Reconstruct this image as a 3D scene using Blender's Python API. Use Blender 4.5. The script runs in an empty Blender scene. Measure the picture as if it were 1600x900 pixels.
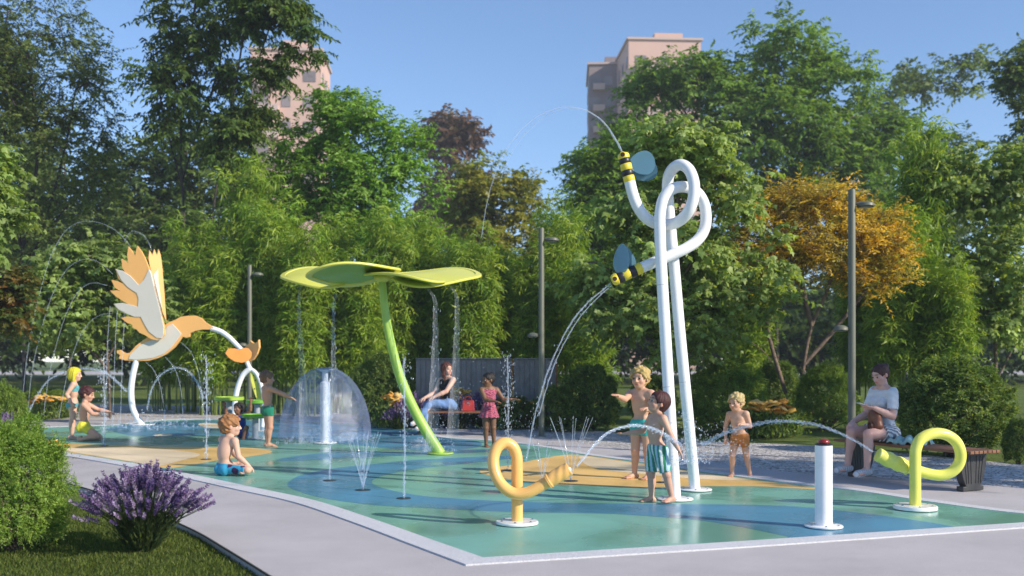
import bpy, bmesh, math, random
import numpy as np
from mathutils import Vector, Matrix, noise

random.seed(7)
R = math.radians
PI = math.pi
sc = bpy.context.scene

# ---------------------------------------------------------------- camera, sky, sun, exposure
FPX, HC, HOR = 1600.0, 1.45, 560.0          # focal length in photo pixels, eye height, horizon row
cam_d = bpy.data.cameras.new('camera')
cam_d.sensor_width = 36.0
cam_d.lens = 36.0
cam_d.shift_y = (HOR - 450.0) / 1600.0
cam_d.clip_start = 0.05
cam_d.clip_end = 2000.0
cam_d.dof.use_dof = True
cam_d.dof.focus_distance = 11.0
cam_d.dof.aperture_fstop = 1.7
cam = bpy.data.objects.new('camera', cam_d)
sc.collection.objects.link(cam)
cam.location = (0, 0, HC)
cam.rotation_euler = (R(90), 0, 0)
sc.camera = cam

SUN_EL, SUN_AZ = R(29), math.atan2(0.883, -0.469)      # azimuth clockwise from +Y
sun_dir = Vector((math.sin(SUN_AZ) * math.cos(SUN_EL), math.cos(SUN_AZ) * math.cos(SUN_EL), math.sin(SUN_EL)))
world = bpy.data.worlds.new('World')
sc.world = world
world.use_nodes = True
wn = world.node_tree
sky = wn.nodes.new('ShaderNodeTexSky')
sky.sky_type = 'NISHITA'
sky.sun_disc = False
sky.sun_elevation = SUN_EL
sky.sun_rotation = SUN_AZ
sky.altitude = 900
sky.air_density = 1.0
sky.dust_density = 0.02
sky.ozone_density = 4.6
wn.links.new(sky.outputs[0], wn.nodes['Background'].inputs[0])
wn.nodes['Background'].inputs[1].default_value = 0.15
sun_l = bpy.data.lights.new('sun', 'SUN')
sun_l.energy = 4.8
sun_l.angle = R(0.5)
sun_l.color = (1.0, 0.90, 0.75)
sun = bpy.data.objects.new('sun', sun_l)
sc.collection.objects.link(sun)
sun.rotation_euler = (-sun_dir).to_track_quat('-Z', 'Y').to_euler()
sc.view_settings.view_transform = 'Standard'
sc.view_settings.look = 'None'
sc.view_settings.gamma = 1.0
sc.view_settings.use_curve_mapping = False
sc.view_settings.exposure = 0.37
sc.cycles.max_bounces = 7
sc.cycles.diffuse_bounces = 3
sc.cycles.glossy_bounces = 3
sc.cycles.transmission_bounces = 6
sc.cycles.transparent_max_bounces = 12
sc.cycles.caustics_reflective = False
sc.cycles.caustics_refractive = False

# ---------------------------------------------------------------- helpers
def G(x, y, z=0.0):
    """ground point seen at photo pixel (x, y)"""
    d = FPX * HC / (y - HOR)
    return Vector(((x - 800) / FPX * d, d, z))

def W(x, y, d):
    """point at distance d seen at photo pixel (x, y)"""
    return Vector(((x - 800) / FPX * d, d, HC + (HOR - y) / FPX * d))

def link(o, parent=None):
    sc.collection.objects.link(o)
    if parent is not None:
        o.parent = parent
    return o

def tag(o, label, cat, group=None, kind=None):
    o['label'] = label
    o['category'] = cat
    if group: o['group'] = group
    if kind: o['kind'] = kind
    return o

def struct(o, kind='structure'):
    o['kind'] = kind
    return o

def thing(name, label, cat, loc=(0, 0, 0), rz=0.0, group=None):
    o = bpy.data.objects.new(name, None)
    o.empty_display_size = 0.2
    o.location = loc
    o.rotation_euler = (0, 0, rz)
    link(o)
    return tag(o, label, cat, group)

def np_mesh(name, verts, faces, mat=None, col=None, smooth=False):
    """verts (n,3); faces: int array (m,3|4) or list of such arrays"""
    me = bpy.data.meshes.new(name)
    verts = np.ascontiguousarray(verts, dtype=np.float32)
    if not isinstance(faces, list): faces = [faces]
    faces = [np.asarray(f, dtype=np.int32) for f in faces if len(f)]
    me.vertices.add(len(verts))
    me.vertices.foreach_set('co', verts.ravel())
    nl = sum(f.size for f in faces)
    npoly = sum(len(f) for f in faces)
    me.loops.add(nl)
    me.polygons.add(npoly)
    me.loops.foreach_set('vertex_index', np.concatenate([f.ravel() for f in faces]))
    ls, off = [], 0
    for f in faces:
        ls.append(off + np.arange(len(f), dtype=np.int32) * f.shape[1])
        off += f.size
    me.polygons.foreach_set('loop_start', np.concatenate(ls))
    me.update(calc_edges=True)
    if col is not None:
        a = me.color_attributes.new('col', 'FLOAT_COLOR', 'POINT')
        c = np.ones((len(verts), 4), dtype=np.float32)
        c[:, :3] = col
        a.data.foreach_set('color', c.ravel())
    if smooth:
        me.polygons.foreach_set('use_smooth', np.ones(npoly, dtype=bool))
    if mat is not None: me.materials.append(mat)
    return me

def mesh_obj(name, me, parent=None):
    return link(bpy.data.objects.new(name, me), parent)

class MB:
    """collects simple shapes, then builds ONE mesh object"""
    def __init__(self):
        self.v, self.f, self.n = [], [], 0
    def add(self, verts, faces):
        verts = [tuple(p) for p in verts]
        self.v += verts
        self.f += [tuple(i + self.n for i in f) for f in faces]
        self.n += len(verts)
        return self
    def box(self, c, s, rot=None):
        c = Vector(c)
        M = rot if rot is not None else Matrix.Identity(3)
        vs = [c + M @ Vector((sx * s[0] / 2, sy * s[1] / 2, sz * s[2] / 2)) for sx in (-1, 1) for sy in (-1, 1) for sz in (-1, 1)]
        return self.add(vs, [(0, 1, 3, 2), (4, 6, 7, 5), (0, 4, 5, 1), (2, 3, 7, 6), (0, 2, 6, 4), (1, 5, 7, 3)])
    def tube(self, pts, rad, n=16, caps=True, rfun=None):
        """tube along points; rad is a number or a list; rfun(i, ang) multiplies the radius"""
        pts = [Vector(p) for p in pts]
        m = len(pts)
        rads = rad if hasattr(rad, '__len__') else [rad] * m
        tans = [(pts[min(i + 1, m - 1)] - pts[max(i - 1, 0)]).normalized() for i in range(m)]
        t0 = tans[0]
        u = t0.cross(Vector((0, 0, 1)) if abs(t0.z) < 0.9 else Vector((1, 0, 0))).normalized()
        vs = []
        for i in range(m):
            t = tans[i]
            u = (u - t * u.dot(t)).normalized()
            w = t.cross(u)
            for k in range(n):
                a = 2 * PI * k / n
                r = rads[i] * (rfun(i, a) if rfun else 1.0)
                vs.append(pts[i] + (u * math.cos(a) + w * math.sin(a)) * r)
        fs = []
        for i in range(m - 1):
            for k in range(n):
                k2 = (k + 1) % n
                fs.append((i * n + k, i * n + k2, (i + 1) * n + k2, (i + 1) * n + k))
        if caps:
            fs.append(tuple(reversed(range(n))))
            fs.append(tuple((m - 1) * n + k for k in range(n)))
        return self.add(vs, fs)
    def lathe(self, c, prof, n=32, axis=None):
        """prof: (radius, height) list; closed at both ends"""
        c = Vector(c)
        M = (Vector((0, 0, 1)).rotation_difference(Vector(axis).normalized()).to_matrix() if axis is not None else Matrix.Identity(3))
        vs, fs, m = [], [], len(prof)
        for r, h in prof:
            for k in range(n):
                a = 2 * PI * k / n
                vs.append(c + M @ Vector((r * math.cos(a), r * math.sin(a), h)))
        for i in range(m - 1):
            for k in range(n):
                k2 = (k + 1) % n
                fs.append((i * n + k, i * n + k2, (i + 1) * n + k2, (i + 1) * n + k))
        fs.append(tuple(reversed(range(n))))
        fs.append(tuple((m - 1) * n + k for k in range(n)))
        return self.add(vs, fs)
    def prism(self, poly, M, th):
        """2D outline poly extruded by th along local z; M: 4x4"""
        n = len(poly)
        vs = [M @ Vector((x, y, -th / 2)) for x, y in poly] + [M @ Vector((x, y, th / 2)) for x, y in poly]
        fs = [tuple(reversed(range(n))), tuple(range(n, 2 * n))]
        fs += [(k, (k + 1) % n, n + (k + 1) % n, n + k) for k in range(n)]
        return self.add(vs, fs)
    def build(self, name, mat, parent=None, smooth=False, bevel=0.0, auto=None):
        me = bpy.data.meshes.new(name)
        me.from_pydata(self.v, [], self.f)
        me.update()
        bm = bmesh.new(); bm.from_mesh(me)
        bmesh.ops.recalc_face_normals(bm, faces=bm.faces[:])
        bm.to_mesh(me); bm.free()
        me.materials.append(mat)
        if smooth or auto:
            me.polygons.foreach_set('use_smooth', [True] * len(me.polygons))
        if auto:
            me.set_sharp_from_angle(angle=R(auto))
        o = mesh_obj(name, me, parent)
        if bevel:
            b = o.modifiers.new('bevel', 'BEVEL')
            b.width = bevel; b.segments = 2; b.limit_method = 'ANGLE'; b.angle_limit = R(40)
        return o

def spline(pts, sub=8, closed=False):
    """Catmull-Rom through the points"""
    P = [np.array(tuple(p), dtype=float) for p in pts]
    n = len(P); out = []
    rng = range(n) if closed else range(n - 1)
    for i in rng:
        if closed: p0, p1, p2, p3 = P[(i - 1) % n], P[i], P[(i + 1) % n], P[(i + 2) % n]
        else: p0, p1, p2, p3 = P[max(i - 1, 0)], P[i], P[i + 1], P[min(i + 2, n - 1)]
        for k in range(sub):
            t = k / sub
            out.append(0.5 * (2 * p1 + (p2 - p0) * t + (2 * p0 - 5 * p1 + 4 * p2 - p3) * t * t + (3 * p1 - p0 - 3 * p2 + p3) * t ** 3))
    if not closed: out.append(P[-1])
    return [Vector(tuple(p)) for p in out]

def sheet(name, pts, z, mat, parent=None, th=0.0):
    """flat polygon from 2D points, triangulated, optional thickness below"""
    bm = bmesh.new()
    vs = [bm.verts.new((p[0], p[1], z)) for p in pts]
    f = bm.faces.new(vs)
    if f.calc_area() and f.normal.z < 0: f.normal_flip()
    f.normal_update()
    if f.normal.z < 0: f.normal_flip()
    if th:
        r = bmesh.ops.extrude_face_region(bm, geom=[f])
        nv = [e for e in r['geom'] if isinstance(e, bmesh.types.BMVert)]
        bmesh.ops.translate(bm, verts=[v for v in bm.verts if v not in nv], vec=(0, 0, -th))
    bmesh.ops.triangulate(bm, faces=bm.faces[:])
    me = bpy.data.meshes.new(name); bm.to_mesh(me); bm.free()
    me.materials.append(mat)
    return mesh_obj(name, me, parent)

# ---------------------------------------------------------------- materials
def newmat(name):
    m = bpy.data.materials.new(name); m.use_nodes = True
    nt = m.node_tree
    return m, nt, nt.nodes['Principled BSDF']

def pmat(name, col, rough=0.5, metal=0.0, var=0.0, vscale=8.0, bump=0.0, bscale=60.0, coat=0.0, spec=0.5, detail=4.0, col2=None):
    """principled paint with a little noise in colour, gloss and relief"""
    m, nt, p = newmat(name)
    N, L = nt.nodes, nt.links
    p.inputs['Base Color'].default_value = (*col, 1)
    p.inputs['Roughness'].default_value = rough
    p.inputs['Metallic'].default_value = metal
    p.inputs['Coat Weight'].default_value = coat
    p.inputs['Specular IOR Level'].default_value = spec
    tc = N.new('ShaderNodeTexCoord')
    if var or col2:
        nz = N.new('ShaderNodeTexNoise'); nz.inputs['Scale'].default_value = vscale; nz.inputs['Detail'].default_value = detail
        L.new(tc.outputs['Object'], nz.inputs['Vector'])
        rp = N.new('ShaderNodeValToRGB')
        rp.color_ramp.elements[0].position = 0.3; rp.color_ramp.elements[1].position = 0.7
        lo = col2 if col2 else tuple(c * (1 - var) for c in col)
        hi = col if col2 else tuple(min(1, c * (1 + var)) for c in col)
        rp.color_ramp.elements[0].color = (*lo, 1); rp.color_ramp.elements[1].color = (*hi, 1)
        L.new(nz.outputs['Fac'], rp.inputs['Fac']); L.new(rp.outputs['Color'], p.inputs['Base Color'])
        mr = N.new('ShaderNodeMapRange')
        mr.inputs['To Min'].default_value = max(0, rough - 0.1); mr.inputs['To Max'].default_value = min(1, rough + 0.1)
        L.new(nz.outputs['Fac'], mr.inputs['Value']); L.new(mr.outputs['Result'], p.inputs['Roughness'])
    if bump:
        n2 = N.new('ShaderNodeTexNoise'); n2.inputs['Scale'].default_value = bscale; n2.inputs['Detail'].default_value = 3
        L.new(tc.outputs['Object'], n2.inputs['Vector'])
        b = N.new('ShaderNodeBump'); b.inputs['Strength'].default_value = bump; b.inputs['Distance'].default_value = 0.01
        L.new(n2.outputs['Fac'], b.inputs['Height']); L.new(b.outputs['Normal'], p.inputs['Normal'])
    return m

def colmat(name, rough=0.6, sss=0.0, bump=0.0, bscale=200.0, spec=0.4, sheen=0.0):
    """reads the mesh's own colour attribute"""
    m, nt, p = newmat(name)
    a = nt.nodes.new('ShaderNodeVertexColor'); a.layer_name = 'col'
    nt.links.new(a.outputs['Color'], p.inputs['Base Color'])
    p.inputs['Roughness'].default_value = rough
    p.inputs['Specular IOR Level'].default_value = spec
    p.inputs['Sheen Weight'].default_value = sheen
    if sss:
        p.inputs['Subsurface Weight'].default_value = sss
        p.inputs['Subsurface Radius'].default_value = (0.012, 0.005, 0.003)
        p.inputs['Subsurface Scale'].default_value = 1.0
    if bump:
        tc = nt.nodes.new('ShaderNodeTexCoord')
        n2 = nt.nodes.new('ShaderNodeTexNoise'); n2.inputs['Scale'].default_value = bscale
        nt.links.new(tc.outputs['Object'], n2.inputs['Vector'])
        b = nt.nodes.new('ShaderNodeBump'); b.inputs['Strength'].default_value = bump; b.inputs['Distance'].default_value = 0.005
        nt.links.new(n2.outputs['Fac'], b.inputs['Height']); nt.links.new(b.outputs['Normal'], p.inputs['Normal'])
    return m

def leafmat(name, rough=0.45, trans=0.48):
    """leaf: glossy top, light coming through; colour per leaf from the mesh"""
    m, nt, p = newmat(name)
    N, L = nt.nodes, nt.links
    a = N.new('ShaderNodeVertexColor'); a.layer_name = 'col'
    L.new(a.outputs['Color'], p.inputs['Base Color'])
    p.inputs['Roughness'].default_value = rough
    p.inputs['Specular IOR Level'].default_value = 0.35
    t = N.new('ShaderNodeBsdfTranslucent')
    g = N.new('ShaderNodeMix'); g.data_type = 'RGBA'; g.blend_type = 'MULTIPLY'; g.inputs[0].default_value = 1.0
    g.inputs[7].default_value = (1.25, 1.2, 0.45, 1)
    L.new(a.outputs['Color'], g.inputs[6]); L.new(g.outputs[2], t.inputs['Color'])
    mx = N.new('ShaderNodeMixShader'); mx.inputs[0].default_value = trans
    L.new(p.outputs[0], mx.inputs[1]); L.new(t.outputs[0], mx.inputs[2])
    L.new(mx.outputs[0], N['Material Output'].inputs['Surface'])
    return m

M_leaf = leafmat('leaf')
M_flower = leafmat('petal', 0.6, 0.25)
M_bark = pmat('bark', (0.11, 0.08, 0.06), 0.9, var=0.45, vscale=14, bump=0.9, bscale=35)
M_white = pmat('white_powder_coat', (0.86, 0.86, 0.87), 0.28, var=0.02, vscale=5, coat=0.2)
M_orange = pmat('orange_powder_coat', (0.90, 0.50, 0.15), 0.3, var=0.05, vscale=6, coat=0.25)
M_yellow = pmat('yellow_powder_coat', (0.80, 0.77, 0.14), 0.32, var=0.05, vscale=6, coat=0.25)
M_lime = pmat('lime_powder_coat', (0.32, 0.60, 0.05), 0.35, var=0.08, vscale=4, coat=0.2)
M_black = pmat('black_plastic', (0.015, 0.015, 0.016), 0.4)
M_steel = pmat('steel', (0.5, 0.5, 0.5), 0.3, metal=1.0, var=0.1)
# ================================================================ the setting: ground, paths, pad
def px(pts): return [G(*p) for p in pts]

def grass_mat():
    m, nt, p = newmat('lawn')
    N, L = nt.nodes, nt.links
    tc = N.new('ShaderNodeTexCoord')
    def nz(s, d=4, r=0.6):
        n = N.new('ShaderNodeTexNoise'); n.inputs['Scale'].default_value = s; n.inputs['Detail'].default_value = d; n.inputs['Roughness'].default_value = r
        L.new(tc.outputs['Object'], n.inputs['Vector']); return n
    a, b = nz(0.6), nz(45, 6, 0.75)
    mixf = N.new('ShaderNodeMath'); mixf.operation = 'ADD'
    h = N.new('ShaderNodeMath'); h.operation = 'MULTIPLY'; h.inputs[1].default_value = 0.5
    L.new(a.outputs['Fac'], h.inputs[0])
    h2 = N.new('ShaderNodeMath'); h2.operation = 'MULTIPLY'; h2.inputs[1].default_value = 0.5
    L.new(b.outputs['Fac'], h2.inputs[0])
    L.new(h.outputs[0], mixf.inputs[0]); L.new(h2.outputs[0], mixf.inputs[1])
    rp = N.new('ShaderNodeValToRGB')
    e = rp.color_ramp.elements
    e[0].position = 0.32; e[0].color = (0.06, 0.09, 0.02, 1)
    e[1].position = 0.68; e[1].color = (0.20, 0.25, 0.06, 1)
    k = e.new(0.5); k.color = (0.115, 0.16, 0.033, 1)
    L.new(mixf.outputs[0], rp.inputs['Fac']); L.new(rp.outputs['Color'], p.inputs['Base Color'])
    p.inputs['Roughness'].default_value = 0.9
    p.inputs['Specular IOR Level'].default_value = 0.2
    bp = N.new('ShaderNodeBump'); bp.inputs['Strength'].default_value = 1.0; bp.inputs['Distance'].default_value = 0.03
    L.new(b.outputs['Fac'], bp.inputs['Height']); L.new(bp.outputs['Normal'], p.inputs['Normal'])
    return m
M_grass = grass_mat()

def speckle_mat(name, c0, c1, scale=900, rough=0.85, big=0.10, bump=0.35, tint=None):
    """fine mineral speckle (brushed concrete, granite) with broad soft staining"""
    m, nt, p = newmat(name)
    N, L = nt.nodes, nt.links
    tc = N.new('ShaderNodeTexCoord')
    n1 = N.new('ShaderNodeTexNoise'); n1.inputs['Scale'].default_value = scale; n1.inputs['Detail'].default_value = 3; n1.inputs['Roughness'].default_value = 0.8
    n2 = N.new('ShaderNodeTexNoise'); n2.inputs['Scale'].default_value = 0.7; n2.inputs['Detail'].default_value = 6; n2.inputs['Roughness'].default_value = 0.65
    for n in (n1, n2): L.new(tc.outputs['Object'], n.inputs['Vector'])
    rp = N.new('ShaderNodeValToRGB')
    rp.color_ramp.elements[0].position = 0.36; rp.color_ramp.elements[0].color = (*c0, 1)
    rp.color_ramp.elements[1].position = 0.62; rp.color_ramp.elements[1].color = (*c1, 1)
    L.new(n1.outputs['Fac'], rp.inputs['Fac'])
    mr = N.new('ShaderNodeMapRange'); mr.inputs['To Min'].default_value = 1 - big; mr.inputs['To Max'].default_value = 1 + big
    mr.inputs['From Min'].default_value = 0.25; mr.inputs['From Max'].default_value = 0.75
    L.new(n2.outputs['Fac'], mr.inputs['Value'])
    mx = N.new('ShaderNodeMix'); mx.data_type = 'RGBA'; mx.blend_type = 'MULTIPLY'; mx.inputs[0].default_value = 1
    L.new(rp.outputs['Color'], mx.inputs[6]); L.new(mr.outputs['Result'], mx.inputs[7])
    L.new(mx.outputs[2], p.inputs['Base Color'])
    p.inputs['Roughness'].default_value = rough
    p.inputs['Specular IOR Level'].default_value = 0.3
    b = N.new('ShaderNodeBump'); b.inputs['Strength'].default_value = bump; b.inputs['Distance'].default_value = 0.004
    L.new(n1.outputs['Fac'], b.inputs['Height']); L.new(b.outputs['Normal'], p.inputs['Normal'])
    return m
M_pave = speckle_mat('exposed_concrete', (0.335, 0.310, 0.320), (0.575, 0.540, 0.540), 160, big=0.17)
M_kerb = speckle_mat('pale_granite', (0.40, 0.40, 0.42), (0.74, 0.74, 0.77), 120, big=0.08)

def cobble_mat():
    m, nt, p = newmat('granite_setts')
    N, L = nt.nodes, nt.links
    tc = N.new('ShaderNodeTexCoord')
    v = N.new('ShaderNodeTexVoronoi'); v.feature = 'DISTANCE_TO_EDGE'; v.inputs['Scale'].default_value = 13.0
    v2 = N.new('ShaderNodeTexVoronoi'); v2.inputs['Scale'].default_value = 13.0
    for n in (v, v2): L.new(tc.outputs['Object'], n.inputs['Vector'])
    rp = N.new('ShaderNodeValToRGB')
    rp.color_ramp.elements[0].position = 0.02; rp.color_ramp.elements[0].color = (0.34, 0.33, 0.325, 1)
    rp.color_ramp.elements[1].position = 0.10; rp.color_ramp.elements[1].color = (1, 1, 1, 1)
    L.new(v.outputs['Distance'], rp.inputs['Fac'])
    r2 = N.new('ShaderNodeValToRGB')
    r2.color_ramp.elements[0].color = (0.42, 0.395, 0.385, 1); r2.color_ramp.elements[1].color = (0.74, 0.70, 0.68, 1)
    sep = N.new('ShaderNodeSeparateColor'); L.new(v2.outputs['Color'], sep.inputs[0]); L.new(sep.outputs[0], r2.inputs['Fac'])
    mx = N.new('ShaderNodeMix'); mx.data_type = 'RGBA'; mx.blend_type = 'MULTIPLY'; mx.inputs[0].default_value = 1
    L.new(rp.outputs['Color'], mx.inputs[6]); L.new(r2.outputs['Color'], mx.inputs[7]); L.new(mx.outputs[2], p.inputs['Base Color'])
    p.inputs['Roughness'].default_value = 0.8
    b = N.new('ShaderNodeBump'); b.inputs['Strength'].default_value = 0.9; b.inputs['Distance'].default_value = 0.02
    L.new(rp.outputs['Color'], b.inputs['Height']); L.new(b.outputs['Normal'], p.inputs['Normal'])
    return m
M_cobble = cobble_mat()

def rubber_mat(name, col, rough=0.30):
    """wet-pour rubber: fine granules, wet and dry areas"""
    m, nt, p = newmat(name)
    N, L = nt.nodes, nt.links
    tc = N.new('ShaderNodeTexCoord')
    n1 = N.new('ShaderNodeTexNoise'); n1.inputs['Scale'].default_value = 220; n1.inputs['Detail'].default_value = 2
    n2 = N.new('ShaderNodeTexNoise'); n2.inputs['Scale'].default_value = 0.9; n2.inputs['Detail'].default_value = 5; n2.inputs['Distortion'].default_value = 0.6
    for n in (n1, n2): L.new(tc.outputs['Object'], n.inputs['Vector'])
    a = N.new('ShaderNodeMapRange'); a.inputs['From Min'].default_value = 0.3; a.inputs['From Max'].default_value = 0.7
    a.inputs['To Min'].default_value = 0.80; a.inputs['To Max'].default_value = 1.18
    L.new(n1.outputs['Fac'], a.inputs['Value'])
    c = N.new('ShaderNodeMapRange'); c.inputs['From Min'].default_value = 0.3; c.inputs['From Max'].default_value = 0.7
    c.inputs['To Min'].default_value = 0.88; c.inputs['To Max'].default_value = 1.10
    L.new(n2.outputs['Fac'], c.inputs['Value'])
    mu = N.new('ShaderNodeMath'); mu.operation = 'MULTIPLY'; L.new(a.outputs['Result'], mu.inputs[0]); L.new(c.outputs['Result'], mu.inputs[1])
    mx = N.new('ShaderNodeMix'); mx.data_type = 'RGBA'; mx.blend_type = 'MULTIPLY'; mx.inputs[0].default_value = 1
    mx.inputs[6].default_value = (*col, 1); L.new(mu.outputs[0], mx.inputs[7]); L.new(mx.outputs[2], p.inputs['Base Color'])
    r = N.new('ShaderNodeMapRange'); r.inputs['From Min'].default_value = 0.35; r.inputs['From Max'].default_value = 0.65
    r.inputs['To Min'].default_value = rough - 0.17; r.inputs['To Max'].default_value = rough + 0.16
    L.new(n2.outputs['Fac'], r.inputs['Value']); L.new(r.outputs['Result'], p.inputs['Roughness'])
    b = N.new('ShaderNodeBump'); b.inputs['Strength'].default_value = 0.10; b.inputs['Distance'].default_value = 0.003
    L.new(n1.outputs['Fac'], b.inputs['Height']); L.new(b.outputs['Normal'], p.inputs['Normal'])
    p.inputs['Specular IOR Level'].default_value = 0.5
    return m
M_teal = rubber_mat('teal_rubber', (0.195, 0.435, 0.350))
M_blue = rubber_mat('blue_rubber', (0.088, 0.265, 0.40))
M_sand = rubber_mat('sand_rubber', (0.78, 0.50, 0.17), 0.5)
M_cream = rubber_mat('cream_rubber', (0.82, 0.66, 0.44), 0.55)

ground = struct(sheet('ground', [(-340, -90), (340, -90), (340, 460), (-340, 460)], -0.06, M_grass))

lawn_edge = [(420, 900), (352, 858), (296, 826), (210, 790), (114, 758), (10, 738), (-180, 722), (-520, 706)]
paver_lo = [(-520, 648), (150, 648), (400, 652), (600, 660), (780, 678), (900, 691), (1080, 717), (1247, 738), (1400, 747), (1600, 762), (2000, 796), (2600, 850)]
paver_hi = [(-520, 628), (150, 631), (400, 637), (600, 650), (780, 660), (900, 669), (1080, 687), (1247, 694), (1400, 706), (1527, 718), (1700, 735), (2000, 765), (2600, 815)]
le = spline(px(lawn_edge), 6)
pl = spline(px(paver_lo), 6)
phh = spline(px(paver_hi), 6)
pave_pts = [(-0.35, 4.9), ] + [(p.x, p.y) for p in le] + [(p.x, p.y) for p in pl] + [(14, 3), (14, -6), (3, -6), (1.2, 2.0)]
struct(sheet('pavement', pave_pts, -0.006, M_pave, th=0.2))
struct(sheet('cobbled_path', [(p.x, p.y) for p in phh] + [(p.x, p.y) for p in reversed(pl)], -0.010, M_cobble, th=0.2))
struct(sheet('far_path', [G(-900, 579.5)[:2], G(2600, 579.5)[:2], G(2600, 584.5)[:2], G(-900, 584.5)[:2]], -0.03, M_pave, th=0.1))
# dark steel edging between lawn and pavement
edge_pts = [Vector((-0.35, 4.9, -0.004))] + [Vector((p.x, p.y, -0.004)) for p in le]
MBe = MB()
for i in range(len(edge_pts) - 1):
    a, b = edge_pts[i], edge_pts[i + 1]
    t = (b - a).normalized(); n = Vector((-t.y, t.x, 0)) * 0.006
    MBe.add([a - n, b - n, b + n, a + n, a - n + Vector((0, 0, 0.012)), b - n + Vector((0, 0, 0.012)), b + n + Vector((0, 0, 0.012)), a + n + Vector((0, 0, 0.012))],
            [(4, 5, 6, 7), (0, 1, 5, 4), (2, 3, 7, 6), (1, 2, 6, 5), (3, 0, 4, 7)])
struct(MBe.build('lawn_edging', pmat('edging_steel', (0.03, 0.03, 0.03), 0.6)))

# splash pad with its coloured fields
front_in = [(755, 872), (1180, 845), (1600, 817), (1740, 809.5)]
back_edge = [(1730, 806.5), (1600, 803), (1450, 784), (1347, 768), (1250, 757), (1180, 748), (1090, 736), (1000, 722), (911, 710), (850, 699), (771, 689), (685, 683), (635, 669), (560, 662), (450, 657), (350, 655), (250, 657), (180, 664), (36, 669), (-60, 676)]
left_in = [(-60, 690), (20, 698), (85, 705), (110, 708.5), (200, 723), (287, 739), (396, 762), (490, 782), (584, 812), (677, 845)]
fi = px(front_in)
be = spline(px(back_edge), 6)
li = spline(px(left_in), 6)
pad_outline = fi + be + li
splash_pad = struct(sheet('splash_pad', [(p.x, p.y) for p in pad_outline], 0.0, M_teal, th=0.2))

def patch(pts, z, mat, name, sub=7):
    o = sheet(name, [(p.x, p.y) for p in spline(px(pts), sub, closed=True)], z, mat, splash_pad)
    return o
blue_swirl = [(449, 757), (460, 747), (477, 741), (521, 732), (584, 725), (646, 719), (709, 715.5), (761, 713), (800, 712),
              (806, 715), (780, 719), (740, 723), (680, 729), (631, 736), (596, 744), (581, 752), (590, 760), (620, 768), (662, 775), (720, 779.5), (761, 782), (842, 785), (992, 787), (1100, 788), (1194, 789.5),
              (1275, 794), (1397, 808), (1480, 821), (1487, 824), (1460, 826), (1255, 839.5), (1225, 837), (1162, 824), (1100, 814), (1071, 811), (992, 805), (930, 802), (789, 799.5), (680, 794.5), (584, 789), (506, 778.5), (462, 766)]
patch(blue_swirl, 0.0012, M_blue, 'blue_field', 5)
patch([(170, 668.5), (250, 659), (350, 657), (450, 659.5), (560, 665), (640, 673), (700, 685), (748, 690), (740, 700), (650, 704), (540, 694), (420, 684), (330, 680.5), (225, 682), (180, 675)], 0.0012, M_blue, 'blue_field')
patch([(432, 718), (520, 706.5), (640, 706), (755, 702), (770, 705.5), (650, 711), (540, 716), (470, 720)], 0.0012, M_blue, 'blue_field')
patch([(20, 693), (80, 692.5), (160, 695), (260, 698), (350, 698.5), (405, 701), (425, 706), (400, 712), (340, 719.5), (285, 729), (255, 731), (200, 721), (112, 707.5), (60, 700.5)], 0.0012, M_sand, 'sand_field')
patch([(90, 701.5), (140, 699.5), (200, 700), (265, 703), (306, 708), (310, 712.5), (282, 720), (244, 728), (200, 720.5), (115, 706.5)], 0.0024, M_cream, 'cream_field')
patch([(749, 736), (800, 726), (860, 714), (905, 711), (1000, 724), (1090, 738), (1180, 750), (1250, 759), (1300, 765.5), (1240, 763), (1180, 760), (1080, 760), (992, 761), (867, 757), (790, 748)], 0.0012, M_sand, 'sand_field')
patch([(905, 713.5), (922, 714), (1000, 725.5), (1090, 739), (1170, 750), (1120, 750), (1055, 746), (1005, 741), (950, 735), (915, 726)], 0.0024, M_cream, 'cream_field')
patch([(310, 663), (325, 661), (352, 664), (350, 668.5), (322, 668)], 0.0024, M_cream, 'cream_field')
patch([(240, 680), (265, 678), (268, 680.5), (248, 682)], 0.0024, M_cream, 'cream_field')

# granite kerb strip round the pad (outer line minus inner line)
def kerb(inner, outer, name):
    m = MB()
    n = len(inner)
    vs = [Vector((p[0], p[1], 0.006)) for p in inner] + [Vector((p[0], p[1], 0.006)) for p in outer]
    vs += [Vector((p[0], p[1], -0.1)) for p in inner] + [Vector((p[0], p[1], -0.1)) for p in outer]
    fs = []
    for i in range(n - 1):
        fs += [(i, i + 1, n + i + 1, n + i), (i, 2 * n + i, 2 * n + i + 1, i + 1), (n + i, n + i + 1, 3 * n + i + 1, 3 * n + i)]
    m.add(vs, fs)
    return struct(m.build(name, M_kerb))
def offset_line(pts, d):
    out = []
    for i, p in enumerate(pts):
        t = (pts[min(i + 1, len(pts) - 1)] - pts[max(i - 1, 0)]).normalized()
        out.append(p + Vector((t.y, -t.x, 0)) * d)
    return out
corner_o, front_o = G(728, 883), [G(728, 883), G(1180, 854), G(1600, 824.5), G(1760, 814)]
kerb(fi, front_o, 'front_kerb')
li2 = li + [fi[0]]
lo = offset_line(li2[:-1], 0.22)
kerb(li2, lo + [corner_o], 'side_kerb')
kerb(be, offset_line(be, 0.16), 'back_kerb')
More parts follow.
